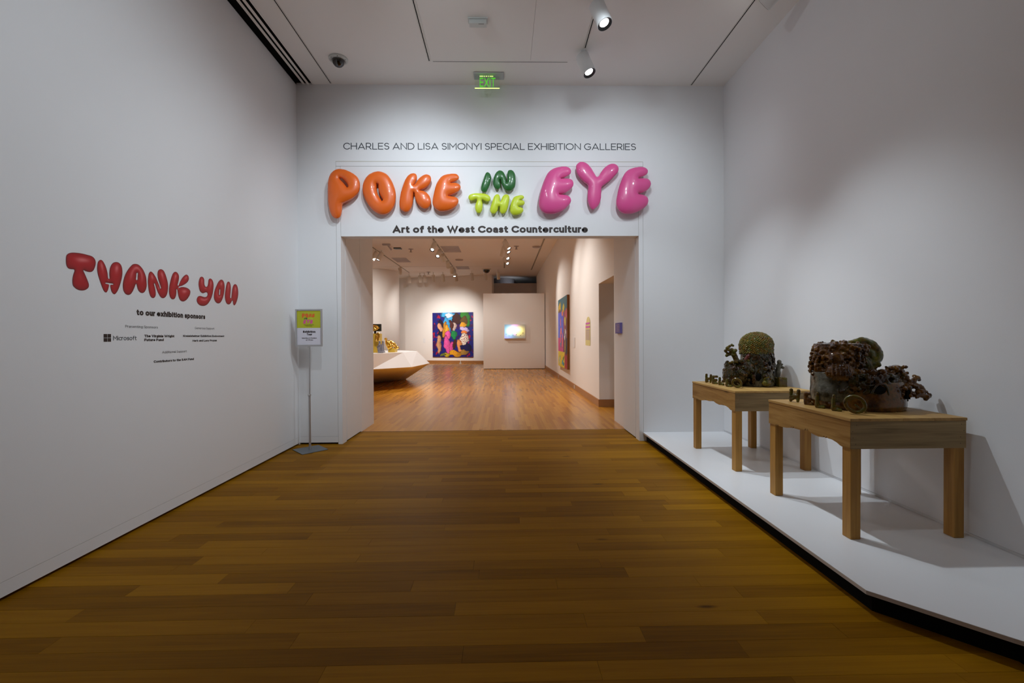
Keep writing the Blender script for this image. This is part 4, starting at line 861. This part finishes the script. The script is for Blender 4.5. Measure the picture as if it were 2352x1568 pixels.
# little free-standing letters spelling a greeting in front of each sculpture
def hello(ch, x, y, h, name_label, m='glaze_olive'):
    t = thing('ceramic_letter', name_label, 'letter', (x, y, ZT), 'small glazed greeting letters')
    g = G(); r = .0125
    d = Vector((.33, -.94, 0)).normalized() if ch != 'O' else Vector((.5, -.87, 0)).normalized()   # the row turns to face the room
    q = lambda u, v: Vector((x, y, ZT + r * .8)) + Vector((-d.y * 0 + .62, -.78, 0)).normalized() * (u) + Vector((0, 0, v))
    if ch == 'H': st = [[(-.026, 0), (-.022, h)], [(.024, 0), (.030, h * .96)], [(-.024, h * .45), (.026, h * .48)]]
    elif ch == 'E': st = [[(-.016, 0), (-.014, h)], [(-.014, h), (.030, h * 1.02)], [(-.014, h * .5), (.022, h * .48)], [(-.016, 0), (.026, -.002)]]
    elif ch == 'L': st = [[(-.008, h * 1.05), (-.012, .004)], [(-.012, 0), (.028, 0)]]
    if ch == 'O':
        R = h * .52; c = Vector((x, y, ZT + R + r * 1.1))
        pts = [c + Vector((.80, -.60, 0)) * (R * math.cos(a)) + Vector((-.1, .1, 1)).normalized() * (R * math.sin(a)) for a in [2 * math.pi * k / 20 for k in range(21)]]
        g.tube(pts, r, 10); g.tube([c + Vector((R * .5, .03, -.01)), c + Vector((R * 1.35 + .02, .02, -R - .006))], .0065, 6)
    else:
        for pl in st: g.tube([q(*p) for p in pl], [r, r * 1.15] if len(pl) == 2 else r, 8)
        for k in range(3): g.ball(q(rnd(-.02, .02), rnd(0, .02)), r * 1.1, 7)
    o = g.build('clay_body', m, t); fuse(o, .004, .004, .012, 2)
W1 = 'farther table'
hello('H', 2.292, 5.035, .078, 'small glazed ceramic letter H at left end of farther table'); hello('E', 2.296, 4.90, .070, 'small glazed ceramic letter E beside the H on farther table')
hello('L', 2.303, 4.775, .062, 'small glazed ceramic letter L right after the E on farther table'); hello('L', 2.306, 4.62, .058, 'second small glazed ceramic L, beside the ring on farther table')
hello('O', 2.330, 4.49, .075, 'ring-shaped glazed ceramic letter O on farther table')
hello('H', 2.286, 3.525, .082, 'small glazed ceramic letter H at left end of nearer table'); hello('E', 2.288, 3.37, .074, 'small glazed ceramic letter E beside the H on nearer table', 'glaze_amber')
hello('L', 2.262, 3.215, .088, 'leaning glazed ceramic letter L right after the E on nearer table'); hello('L', 2.285, 3.085, .088, 'second glazed ceramic L, beside the big ring on nearer table', 'glaze_olive')
hello('O', 2.318, 2.950, .100, 'large ring-shaped glazed ceramic letter O propped on nearer table')

# ------------------------------------------------------------------ lighting tracks and small ceiling things of the hall
def track(pts, label, w=.010, fl=.006, m='ceil', z=ZC, dark='black', name='lighting_track'):
    (x0, y0), (x1, y1) = pts; t = thing(name, label, 'track', ((x0 + x1) / 2, (y0 + y1) / 2, z), None)
    if abs(x1 - x0) < abs(y1 - y0):
        a, b = min(y0, y1), max(y0, y1)
        B(x0 - w / 2, x0 + w / 2, a, b, z - .0012, z).build('power_slot', dark, t)
        G().box(x0 - w / 2 - fl, x0 - w / 2, a, b + fl, z - .0022, z).box(x0 + w / 2, x0 + w / 2 + fl, a, b + fl, z - .0022, z).build('track_flange', m, t)
        e = w / 2 + fl; G().box(x0 - e - .0022, x0 - e, a, b + fl, z - .0012, z).box(x0 + e, x0 + e + .0022, a, b + fl, z - .0012, z).build('edge_line', 'joint', t)
    else:
        a, b = min(x0, x1), max(x0, x1)
        B(a, b, y0 - w / 2, y0 + w / 2, z - .0012, z).build('power_slot', dark, t)
        G().box(a, b, y0 - w / 2 - fl, y0 - w / 2, z - .0022, z).box(a, b, y0 + w / 2, y0 + w / 2 + fl, z - .0022, z).build('track_flange', m, t)
    return t
track(((-2.232, -1.0), (-2.232, 6.03)), 'recessed ceiling track running beside the dark slots over left wall', w=.011)
track(((-.868, -1.0), (-.868, 5.535)), 'left side of the recessed track rectangle around ceiling panels', w=.011)
track(((.969, -1.0), (.969, 5.27)), 'right side of the recessed track rectangle, carrying two white heads', w=.011)
track(((-.826, 5.543), (.803, 5.543)), 'cross piece of the recessed track rectangle, nearest the exit sign', w=.009, fl=.004)
track(((2.522, -1.0), (2.522, 6.03)), 'recessed ceiling track close to the right wall', w=.012)

def head(mount, aim, L, r, label, group=None, m='head', lit=True, name='track_light', drop=.07):
    mount = Vector(mount); t = thing(name, label, 'lamp', mount, group); d = (Vector(aim) - mount).normalized()
    p = mount + Vector((0, 0, -drop)); a = p - d * L * .12; b = p + d * L * .88
    side = d.cross(Vector((0, 0, 1))).normalized()
    G().box(mount.x - r * .3, mount.x + r * .3, mount.y - r * .6, mount.y + r * .6, mount.z - .012, mount.z).cyl(mount, p, r * .22, n=10).build('track_adapter', m, t)
    g = G(); g.lathe(a, [(0, 0), (r * .86, 0), (r, L * .04), (r, L * .985), (r * .93, L), (r * .9, L * .985)], 32, d); g.build('lamp_body', m, t)
    g = G(); g.lathe(b, [(r * .93, 0), (r * .90, .002), (r * .62, -.022), (r * .58, -.022)], 32, d); g.build('black_bezel', 'bezel', t)
    if lit: G().lathe(b, [(0, -.020), (r * .60, -.020), (r * .60, -.021)], 24, d).build('glowing_lens', 'lens', t)
    return t
head((.955, 4.520, ZC), (2.20, 3.45, .6), .255, .077, 'large white cylinder spotlight nearer the camera on ceiling track')
head((.955, 5.345, ZC), (2.35, 4.30, .6), .255, .077, 'white cylinder spotlight at the end of the ceiling track near back wall')
head((2.62, 4.16, ZC), (1.6, 5.75, 3.75), .255, .078, 'white cylinder spotlight cut by the top edge, near right wall')
# security camera, alarm box, exit sign
dc = thing('security_camera', 'white-rimmed black dome security camera on hall ceiling', 'camera', (-1.945, 5.505, ZC))
G().lathe((-1.945, 5.505, ZC), [(.112, 0), (.112, -.010), (.100, -.020), (.073, -.024), (.072, -.018)], 40).build('mounting_ring', 'plastic', dc)
G().lathe((-1.945, 5.505, ZC - .014), [(.073, 0), (.073, -.018), (.062, -.050), (.040, -.072), (.016, -.082), (0, -.083)], 36).build('dome_cover', 'dome', dc)
G().cyl((-1.945 - .06, 5.505 - .07, ZC - .020), (-1.945 - .06, 5.505 - .07, ZC - .0225), .005, n=8).cyl((-1.945 + .02, 5.505 - .092, ZC - .019), (-1.945 + .02, 5.505 - .092, ZC - .0222), .006, n=8).cyl((-1.945 + .09, 5.505 - .02, ZC - .019), (-1.945 + .09, 5.505 - .02, ZC - .0222), .005, n=8).build('ring_screws', 'bezel', dc)
ab = thing('emergency_light', 'small white box with tiny lamps on ceiling panel', 'lamp', (-.24, 4.80, ZC))
B(-.346, -.140, 4.775, 4.865, ZC - .012, ZC).build('back_plate', 'plastic', ab)
B(-.333, -.152, 4.785, 4.855, ZC - .058, ZC - .012).build('housing', 'plastic', ab, bevel=.004)
g = G()
for k in range(4): g.box(-.232 + k * .014, -.224 + k * .014, 4.79, 4.80, ZC - .0595, ZC - .056)
g.build('indicator_row', 'bezel', ab)
ex = thing('exit_sign', 'glowing green EXIT sign of clear glass under a steel ceiling plate', 'sign', (-.16, 5.83, ZC))
G().box(-.350, .032, 5.752, 5.905, ZC - .016, ZC).build('ceiling_plate', 'steel', ex, bevel=.004)
ACR = bpy.data.materials.new('clear_acrylic'); ACR.use_nodes = True
_n = ACR.node_tree.nodes; _n.clear(); _o = _n.new('ShaderNodeOutputMaterial'); _m = _n.new('ShaderNodeMixShader'); _t = _n.new('ShaderNodeBsdfTransparent'); _g = _n.new('ShaderNodeBsdfGlossy')
_t.inputs[0].default_value = (.94, .98, .94, 1); _g.inputs['Roughness'].default_value = .04; _m.inputs[0].default_value = .07
ACR.node_tree.links.new(_t.outputs[0], _m.inputs[1]); ACR.node_tree.links.new(_g.outputs[0], _m.inputs[2]); ACR.node_tree.links.new(_m.outputs[0], _o.inputs[0])
pg = B(-.338, -.024, 5.822, 5.830, 4.572, ZC - .012).build('glass_panel', ACR, ex)
B(-.338, -.024, 5.821, 5.831, 4.566, 4.572).build('lit_edge', 'green_edge', ex)
write('EXIT', (-.276, 5.8205, 4.582), RX, UZ, .200, .118, .14, 'exit_lettering', 'green_led', parent=ex, gap=.16)
g = G()
for a, b in ((-.276, -.232), (-.224, -.208), (-.198, -.180), (-.170, -.156), (-.146, -.104)): g.box(a, b, 5.8190, 5.8205, ZC - .021, ZC - .0165)
g.build('led_reflections', 'green_edge', ex)  # glowing dashes stand in for the LED reflection on the plate

# ------------------------------------------------------------------ gallery ceiling
track(((-4.775, 14), (-4.775, 23.45)), 'left long ceiling track in the far gallery', w=.05, fl=.01, m='gceil', dark='joint')
track(((-2.337, 9), (-2.337, 22.45)), 'middle long ceiling track in the far gallery, with a line of lit heads', w=.05, fl=.01, m='gceil', dark='joint')
track(((.088, 9), (.088, 21.95)), 'ceiling track in the far gallery above the glowing artwork', w=.05, fl=.01, m='gceil', dark='joint')
track(((1.428, 9), (1.428, 22.6)), 'right-hand ceiling track in the far gallery, along the right wall', w=.05, fl=.01, m='gceil', dark='joint')
track(((-6.9, 21.38), (.08, 21.38)), 'thin cross track near the end of the far gallery ceiling', w=.02, fl=.008, m='gceil', dark='joint')
GH = 'cylinder spotlights of the far gallery'
heads = [((-4.775, 17.35), (-6.8, 16.6, 1.2), 'pair member with open lens, outermost left head in far gallery'), ((-4.60, 17.45), (-6.4, 16.4, 1.0), 'second of the close pair of lit heads, far gallery left'),
 ((-4.775, 21.3), (-5.0, 24.5, 1.8), 'lit head near the far end of the left gallery track'),
 ((-2.337, 15.75), (-3.3, 12.8, .9), 'first lit head on the middle gallery track, next to doorway header'), ((-2.337, 17.05), (-3.3, 13.8, .9), 'second lit head on the middle gallery track, tilted towards the plinth'),
 ((-2.337, 17.9), (-2.2, 24.6, .6), 'third lit head on the middle gallery track'), ((-2.337, 19.5), (-2.4, 24.6, .6), 'fourth lit head on the middle gallery track'),
 ((-2.337, 21.0), (-2.6, 24.7, .6), 'fifth lit head on the middle gallery track'), ((-2.337, 22.1), (-2.0, 20.6, .6), 'last lit head on the middle gallery track, above the large painting'),
 ((.088, 15.4), (1.9, 14.2, 1.5), 'topmost head of the tight cluster above the glowing artwork'), ((.088, 16.1), (1.9, 14.6, 1.5), 'second head down in the tight cluster above the glowing artwork'),
 ((.05, 16.5), (-1.2, 19.5, .4), 'lone left-tilted head in the cluster above the glowing artwork'), ((.088, 17.5), (1.9, 15.5, 1.5), 'third head down in the tight cluster above the glowing artwork'), ((.088, 18.7), (1.9, 16.5, 1.5), 'lowest head of the tight cluster above the glowing artwork')]
for (x, y), aim, lb in heads:
    head((x, y, ZC), aim, .34, .085, lb, GH, 'ghead', drop=.12)
row = [(-4.87, 'first from the left'), (-4.28, 'second from the left'), (-4.03, 'third from the left, paired'), (-3.55, 'fourth from the left'), (-3.05, 'fifth from the left'), (-2.37, 'sixth from the left'), (-1.55, 'seventh from the left'), (-.86, 'by the dome camera'), (-.22, 'rightmost')]
for x, w_ in row:
    yy = 22.50 + (-.2 - x) * .28
    head((x, yy, ZC), (x + .25, yy + 1.0, 1.6), .36, .085, 'unlit head along the far gallery wall, ' + w_, GH, 'ghead', lit=False, drop=.16)
VD = [(-2.265, -1.605, 16.67, 17.86, 'grey square air diffuser nearest the doorway, beside middle gallery track'), (-4.63, -4.03, 19.09, 20.19, 'grey square air diffuser at the left of the gallery ceiling'), (-2.20, -1.60, 21.42, 22.30, 'grey square air diffuser at the far end of the gallery ceiling')]
for a, b, c, d_, lb in VD:
    v = thing('air_diffuser', lb, 'vent', ((a + b) / 2, (c + d_) / 2, ZC))
    G().box(a, b, c, d_, ZC - .006, ZC).build('diffuser_frame', 'vent', v)
    for k in range(4):
        q = .04 + k * .06; G().box(a + q, b - q, c + q * 1.7, c + q * 1.7 + .012, ZC - .008, ZC - .006).box(a + q, b - q, d_ - q * 1.7 - .012, d_ - q * 1.7, ZC - .008, ZC - .006).build('diffuser_louvre', 'ghead', v)
for x, y, lb in ((-3.44, 17.2, 'sprinkler head on the left half of the gallery ceiling'), (-3.76, 23.2, 'sprinkler head above the row of unlit heads'), (.51, 16.7, 'sprinkler head right of the lamp cluster in the gallery')):
    t = thing('sprinkler', lb, 'sprinkler', (x, y, ZC)); G().lathe((x, y, ZC), [(.10, 0), (.09, -.012), (.03, -.02), (.025, -.10), (.05, -.11), (.05, -.12), (0, -.12)], 16).build('sprinkler_body', 'vent', t)
for x, y, lb in ((-1.85, 19.55, 'flat round detector on the middle of the gallery ceiling'), (1.27, 16.8, 'flat round detector near the right gallery track')):
    t = thing('smoke_detector', lb, 'detector', (x, y, ZC)); G().lathe((x, y, ZC), [(.17, 0), (.16, -.03), (.06, -.045), (0, -.045)], 24).build('detector_body', 'vent', t)
t = thing('security_camera', 'black dome security camera far away on the gallery ceiling', 'camera', (-.79, 22.2, ZC))
G().lathe((-.79, 22.2, ZC), [(.24, 0), (.22, -.04), (.17, -.05)], 28).build('mounting_ring', 'ghead', t); G().lathe((-.79, 22.2, ZC - .04), [(.17, 0), (.16, -.08), (.10, -.15), (0, -.17)], 24).build('dome_cover', 'dome', t)
t = thing('ceiling_bracket', 'small dark hanging bracket at the left of the gallery ceiling', 'bracket', (-4.15, 16.6, ZC))
G().box(-4.25, -3.98, 16.2, 16.3, ZC - .05, ZC).cyl((-4.12, 16.5, ZC), (-4.05, 16.7, ZC - .12), .03, n=8).build('bracket_arm', 'vent', t); G().box(-4.02, -3.75, 16.9, 17.1, ZC - .04, ZC).build('bracket_plate', 'bezel', t)

# ------------------------------------------------------------------ paintings
def paint_grid(name, m, w, h, nx, ny, fn_, place, parent):
    g = G(); vs = []; cs = []
    for j in range(ny + 1):
        for i in range(nx + 1):
            u, v = i / nx, j / ny; vs.append(place(u, v)); cs.append((*fn_(u, v), 1))
    g.add(vs, [(j * (nx + 1) + i, j * (nx + 1) + i + 1, (j + 1) * (nx + 1) + i + 1, (j + 1) * (nx + 1) + i) for j in range(ny) for i in range(nx)])
    o = g.build(name, m, parent); at = o.data.color_attributes.new('Col', 'FLOAT_COLOR', 'POINT'); at.data.foreach_set('color', np.array(cs, float).ravel()); return o
def lin(c): return tuple((x / 255) ** 2.2 for x in c)
def blobs(items, bgc):
    """flat patches of colour laid over one another: (cx, cy, rx, ry, angle, colour), v runs upwards"""
    def f(u, v):
        n1 = noise.noise(Vector((u * 9, v * 9, 3))) * .035 + noise.noise(Vector((u * 30, v * 30, 3))) * .010; n2 = noise.noise(Vector((u * 9, v * 9, 9))) * .035 + noise.noise(Vector((u * 30, v * 30, 9))) * .010; c = bgc(u, v)
        for cx, cy, rx_, ry_, an, col in items:
            dx, dy = u + n1 - cx, v + n2 - cy; ca, sa = math.cos(an), math.sin(an); p, q = dx * ca + dy * sa, -dx * sa + dy * ca
            e_ = (p / rx_) ** 2 + (q / ry_) ** 2
            if e_ < 1: c = tuple(x * (.35 if e_ > .78 and rx_ > .02 else 1.0 - .5 * max(0, p / rx_)) for x in lin(col))
        k = 1 + .25 * noise.noise(Vector((u * 40, v * 30, 1)))
        return tuple(x * k for x in c)
    return f
def bg1(u, v):
    k = noise.noise(Vector((u * 12, v * 12, 5))); c = lin((22, 30, 120)) if k < .15 else lin((60, 15, 80))
    if noise.noise(Vector((u * 16, v * 14, 15))) > .32 and (u < .2 or u > .85): c = lin((165, 20, 60))
    return c
it1 = [(.42, .93, .22, .10, -.2, (70, 175, 235)), (.42, .94, .10, .045, .1, (225, 240, 250)), (.36, .72, .09, .20, .2, (60, 160, 220)), (.82, .86, .12, .20, .3, (45, 130, 40)), (.60, .86, .12, .13, .4, (60, 25, 25)), (.78, .82, .09, .10, 0, (95, 70, 20)),
 (.22, .62, .09, .22, .1, (25, 15, 50)), (.19, .66, .05, .10, .4, (225, 160, 120)), (.16, .30, .055, .22, 0, (205, 150, 110)), (.30, .62, .05, .20, -.1, (190, 130, 40)), (.36, .62, .055, .10, .1, (235, 170, 50)), (.38, .50, .075, .09, 0, (235, 90, 165)), (.36, .28, .08, .20, .15, (225, 85, 160)),
 (.46, .20, .05, .16, -.2, (215, 75, 150)), (.52, .66, .06, .12, 0, (205, 180, 170)), (.53, .50, .08, .10, 0, (20, 130, 70)), (.47, .72, .045, .14, .2, (80, 35, 30)), (.75, .72, .08, .06, .2, (235, 165, 40)), (.79, .62, .12, .045, -.2, (205, 185, 235)), (.78, .55, .08, .06, 0, (235, 130, 60)),
 (.78, .40, .11, .13, .1, (245, 238, 220)), (.68, .22, .06, .18, .2, (230, 150, 90)), (.82, .20, .14, .10, 0, (18, 20, 80)), (.76, .10, .14, .05, .2, (170, 130, 60)), (.55, .08, .16, .07, -.25, (235, 165, 35)), (.35, .05, .08, .05, 0, (200, 170, 40)), (.26, .05, .08, .03, 0, (110, 120, 50)), (.55, .30, .05, .13, -.3, (70, 35, 25))]
for k in range(26): it1.append((.78 + .10 * math.cos(k * 2.4) * math.sqrt(k / 26), .40 + .12 * math.sin(k * 2.4) * math.sqrt(k / 26), .011, .011, 0, (150, 25, 45)))
for k in range(30): it1.append((.55 + .14 * math.cos(k * 2.4) * math.sqrt(k / 30), .08 + .055 * math.sin(k * 2.4) * math.sqrt(k / 30), .006, .006, 0, (150, 90, 20)))
f1 = blobs(it1, bg1); pa = far(-3.857, .05); pb = far(-1.59, .05); z0, z1 = .341, 2.762
p1 = thing('painting', 'large square painting of crowded bright colour patches on far wall', 'painting', ((pa.x + pb.x) / 2, (pa.y + pb.y) / 2, z0))
fquad(-3.857, -1.59, z0, z1, .05, .05).build('stretcher', 'bezel', p1)
paint_grid('canvas_face', 'canvas', 1, 1, 110, 118, f1, lambda u, v: tuple(pa.lerp(pb, u) + fn * .003 + Vector((0, 0, z0 + (z1 - z0) * v))), p1)
def bg2(u, v):
    if v > .80: return lin((35, 105, 120))
    if v > .42: return lin((80, 90, 215)) if u < .62 else lin((150, 60, 80))
    if v > .22: return lin((195, 55, 130)) if u < .62 else lin((60, 40, 70))
    return lin((225, 200, 40)) if u < .72 else lin((170, 45, 60))
it2 = [(.20, .88, .15, .08, .2, (215, 180, 45)), (.20, .82, .10, .02, 0, (110, 50, 60)), (.62, .84, .13, .06, .3, (220, 205, 50)), (.50, .78, .08, .06, 0, (240, 130, 60)), (.92, .76, .10, .07, 0, (225, 90, 110)), (.92, .60, .09, .10, 0, (120, 40, 50)), (.80, .66, .08, .06, 0, (215, 200, 90)),
 (.30, .66, .05, .07, .5, (245, 120, 110)), (.35, .52, .08, .06, 0, (245, 125, 120)), (.28, .42, .05, .12, -.1, (240, 120, 115)), (.50, .38, .05, .12, .15, (240, 120, 115)), (.38, .40, .04, .05, 0, (80, 90, 215)), (.80, .46, .12, .09, 0, (235, 230, 225)), (.72, .50, .06, .03, .4, (40, 35, 60)), (.85, .35, .07, .12, 0, (70, 60, 80)), (.78, .30, .05, .10, 0, (220, 190, 60)),
 (.90, .25, .12, .06, 0, (40, 45, 60)), (.30, .33, .08, .03, 0, (90, 140, 170)), (.18, .10, .10, .05, .3, (190, 210, 170)), (.55, .06, .14, .035, 0, (60, 160, 180)), (.62, .14, .08, .03, .3, (110, 130, 50))]
f2_ = blobs(it2, bg2); ya, yb = 15.05, 12.95
p2 = thing('painting', 'tall bright painting hung on the right gallery wall, seen from the side', 'painting', (1.87, 14.0, .455))
g = G(); g.hull2([(1.835, ya, .465), (1.835, yb, .465), (rx(yb) - .001, yb, .465), (rx(ya) - .001, ya, .465)], [(1.835, ya, 2.605), (1.835, yb, 2.605), (rx(yb) - .001, yb, 2.605), (rx(ya) - .001, ya, 2.605)]); g.build('stretcher', mat('raw_wood_stretcher', (.30, .14, .04), .6), p2)
paint_grid('canvas_face', 'canvas', 1, 1, 60, 110, f2_, lambda u, v: (1.832, ya + (yb - ya) * u, .465 + 2.14 * v), p2)
tp = thing('text_panel', 'pale yellow rounded text panel with magenta heading on right gallery wall', 'panel', (rx(10.2), 10.2, 1.2))
xx = rx(10.2) - .004; pts = [(10.49, 1.22), (10.46, 1.205), (9.94, 1.205), (9.91, 1.22), (9.91, 1.70)] + [(10.15 + .24 * math.cos(a) * -1, 1.70 + .15 * math.sin(a)) for a in [math.pi * k / 10 for k in range(1, 10)]] + [(10.49, 1.66)]
G().add([(xx, a, b) for a, b in pts], [tuple(range(len(pts)))]).build('vinyl_shape', 'cream', tp)
for a, b in ((1.68, 1.72), (1.60, 1.645)): B(xx - .003, xx - .001, 9.96, 10.44, a, b).build('heading_line', 'magenta', tp)
for k in range(13): B(xx - .003, xx - .001, 9.96 + .03 * (k % 3 == 2), 10.44, 1.33 + k * .019, 1.338 + k * .019).build('text_line', 'lilac', tp)
ps = thing('wall_label', 'small purple sign on the right door reveal', 'sign', (X2, 7.18, 1.45))
G().box(X2 - .004, X2 + .033, 7.04, 7.33, 1.450, 1.618).build('purple_card', 'purple', ps)
for k in range(5): B(X2 - .006, X2 - .003, 7.07, 7.26 - .03 * (k % 2), 1.58 - k * .024, 1.588 - k * .024).build('text_line', 'lilac', ps)
t = thing('wall_label', 'tiny white label beside the large far painting', 'label', tuple(far(-4.36) + Vector((0, 0, 1.2)))); fquad(-4.42, -4.28, 1.13, 1.36, .012, .012).build('label_card', 'wall', t)
t = thing('wall_label', 'tiny white label right of the side-seen painting', 'label', (rx(12.0), 12.1, 1.2)); B(rx(12) - .012, rx(12) + .01, 12.0, 12.2, 1.12, 1.38).build('label_card', 'wall', t)
for y, lb in ((15.3, 'little white floor-level outlet under the side-seen painting'), (12.0, 'little white floor-level outlet nearer the door opening')):
    t = thing('wall_outlet', lb, 'outlet', (rx(y) - .02, y, .03)); B(rx(y) - .026, rx(y) - .018, y - .05, y + .05, .03, .12).build('outlet_plate', 'plastic', t)
t = thing('floor_stanchion', 'little white marker on the floor before the large painting', 'marker', (-2.3, 24.6, 0)); G().cyl((-2.3, 24.6, 0), (-2.3, 24.6, .03), .07, n=16).cyl((-2.3, 24.6, .03), (-2.3, 24.6, .16), .02, n=10).build('marker_post', 'plastic', t)

# glowing light box on the divider wall
def glow(u, v):
    def q(cx, cy, s): return math.exp(-(((u - cx) / s) ** 2 + ((v - cy) * .68 / s) ** 2))
    c = np.array([.50, .42, .40]) * .75
    c = c + q(.26, .55, .16) * np.array([2.2, 2.6, 2.7]) + q(.22, .52, .34) * np.array([.10, 1.0, 1.5]) + q(.10, .10, .22) * np.array([.35, .25, 1.5]) + q(.44, .62, .15) * np.array([2.2, 1.9, 2.1])
    c = c + q(.50, .95, .17) * np.array([1.1, .25, .9]) + q(.70, .62, .13) * np.array([2.2, 2.0, 1.0]) + q(.78, .52, .22) * np.array([1.2, 1.0, .05]) + q(.64, .36, .10) * np.array([1.5, 1.2, .3]) + q(.50, .32, .06) * np.array([1.4, .1, .9])
    for cx, cy, r in ((.41, .22, .020), (.57, .27, .020), (.47, .37, .014), (.37, .34, .014), (.57, .45, .012), (.63, .33, .015), (.08, .30, .016), (.22, .18, .017), (.77, .20, .018), (.89, .38, .022)):
        if ((u - cx) / r) ** 2 + ((v - cy) * .68 / r) ** 2 < 1: c = c * .15
    return tuple(c * .42)
lb_ = thing('light_box', 'glowing multicoloured light box artwork on the white divider wall', 'artwork', (.53, 19.95, 1.34))
B(.066, .985, 19.90, 20.0, 1.345, 1.965).build('box_frame', 'gwall', lb_)
paint_grid('glowing_face', attr_mat('glowing_artwork', .4, emit=1.1), 1, 1, 70, 48, glow, lambda u, v: (.070 + .905 * u, 19.897, 1.352 + .606 * v), lb_)

# ------------------------------------------------------------------ faceted plinth with gold objects
pl = thing('faceted_plinth', 'large white faceted plinth with undercut base at left of the gallery', 'plinth', (-4.6, 13.2, 0))
top = [(-6.8, 11.0), (-3.304, 11.70), (-2.749, 12.56), (-2.574, 13.66), (-3.6, 15.3), (-6.8, 15.6)]
mid = [(-7.0, 10.9), (-3.351, 11.86), (-2.504, 12.51), (-2.298, 14.29), (-3.2, 15.9), (-7.0, 16.2)]
mid[1] = (-3.36, 11.70)
bot = [(-6.8, 13.6), (-4.4, 13.85), (-3.51, 15.10), (-3.3, 15.45), (-3.9, 15.9), (-6.8, 16.0)]
G().hull2([(x, y, .60) for x, y in mid], [(x, y, 1.0) for x, y in top]).build('upper_facets', 'platform', pl)
G().hull2([(x, y, 0) for x, y in bot], [(x, y, .60) for x, y in mid]).build('undercut_base', 'gwall', pl)
gx = lambda px, y=12.45: (px - 1176) * y / 1045 + .0198 * y
def gz(py, y=12.45): return 1.4 + (776.2 - py) * y / 1045
t = thing('gold_column', 'tall matt gold slab carrying a dark square relief, on the plinth', 'sculpture', (gx(858), 12.6, 1.0))
B(gx(845), gx(869), 12.5, 12.9, 1.0, gz(766)).build('gold_slab', 'goldpaint', t)
G().cyl((gx(860), 12.6, gz(766)), (gx(860), 12.6, gz(760)), .03, n=12).build('short_post', 'bezel', t)
B(gx(842), gx(874.5), 12.55, 12.62, gz(760.5), gz(744)).build('dark_square_board', mat('dark_green_board', (.012, .016, .014), .4), t)
g = G(); g.ball((gx(858), 12.54, gz(752.5)), .15, 20, (1.0, .35, .55)); g.tube([(gx(850), 12.5, gz(757)), (gx(862), 12.49, gz(758)), (gx(871), 12.5, gz(753))], .018, 8)
for k in range(12): g.ball((gx(rnd(851, 869)), 12.5, gz(rnd(747, 758))), rnd(.015, .03), 8)
o = g.build('gold_face_relief', 'gold', t); fuse(o, .008, .01, .04)
t = thing('gold_oval', 'tilted oval gold relief leaning right of the gold slab', 'sculpture', (gx(870), 12.4, 1.0))
g = G(); c = Vector((gx(869.5), 12.42, gz(774)))
for k in range(24):
    a = 2 * math.pi * k / 24; g.ball(c + Vector((.045 * math.cos(a) - .05 * math.sin(a) * -.5, 0, .11 * math.sin(a))), .022, 8)
for k in range(20): g.ball(c + Vector((rnd(-.03, .03), 0, rnd(-.09, .09))), .02, 8)
g.tube([c + Vector((.04, 0, -.1)), (gx(874), 12.4, gz(785)), (gx(871), 12.4, gz(795)), (gx(868), 12.45, 1.0)], .014, 8)
o = g.build('oval_body', 'gold', t); fuse(o, .008, .012, .03)
t = thing('stone_figure', 'small grey stone figure pair at the front edge of the plinth', 'sculpture', (gx(880), 12.25, 1.0))
g = G()
for cx_ in (876.5, 884.0):
    g.tube([(gx(cx_), 12.28, 1.06), (gx(cx_ - .5), 12.28, gz(797)), (gx(cx_ + 1), 12.28, gz(789))], [.05, .05, .032], 8); g.ball((gx(cx_ + .8), 12.28, gz(785)), .032, 10)
g.tube([(gx(873), 12.25, gz(797)), (gx(878), 12.22, gz(792))], .022, 8); g.box(gx(874.5), gx(887.5), 12.2, 12.4, 1.008, 1.045)
o = g.build('stone_body', 'rock', t); fuse(o, .009, .012, .03)
t = thing('gold_reclining_figure', 'shiny gold reclining figure on a gold block, on the plinth', 'sculpture', (gx(898), 12.8, 1.0))
B(gx(887.5), gx(903), 12.7, 13.0, 1.0, gz(800)).build('gold_block', 'goldpaint', t)
g = G(); g.tube([(gx(884), 12.75, gz(789)), (gx(888), 12.75, gz(787)), (gx(893), 12.78, gz(788.5)), (gx(899), 12.8, gz(792)), (gx(905), 12.8, gz(799)), (gx(908), 12.8, gz(799))], [.045, .07, .075, .06, .04, .035], 10)
g.ball((gx(882.5), 12.7, gz(778.5)), .04, 12); g.tube([(gx(883), 12.7, gz(782)), (gx(885), 12.72, gz(790)), (gx(888), 12.75, gz(796))], [.025, .05, .06], 10); g.tube([(gx(891), 12.7, gz(790)), (gx(895), 12.68, gz(796)), (gx(889), 12.7, gz(800))], .04, 10)
for k in range(24): g.ball((gx(rnd(885, 902)), 12.72, gz(rnd(788, 799))), rnd(.02, .04), 8)
o = g.build('gold_body', 'gold', t); fuse(o, .009, .018, .05)
bpy.context.view_layer.update()
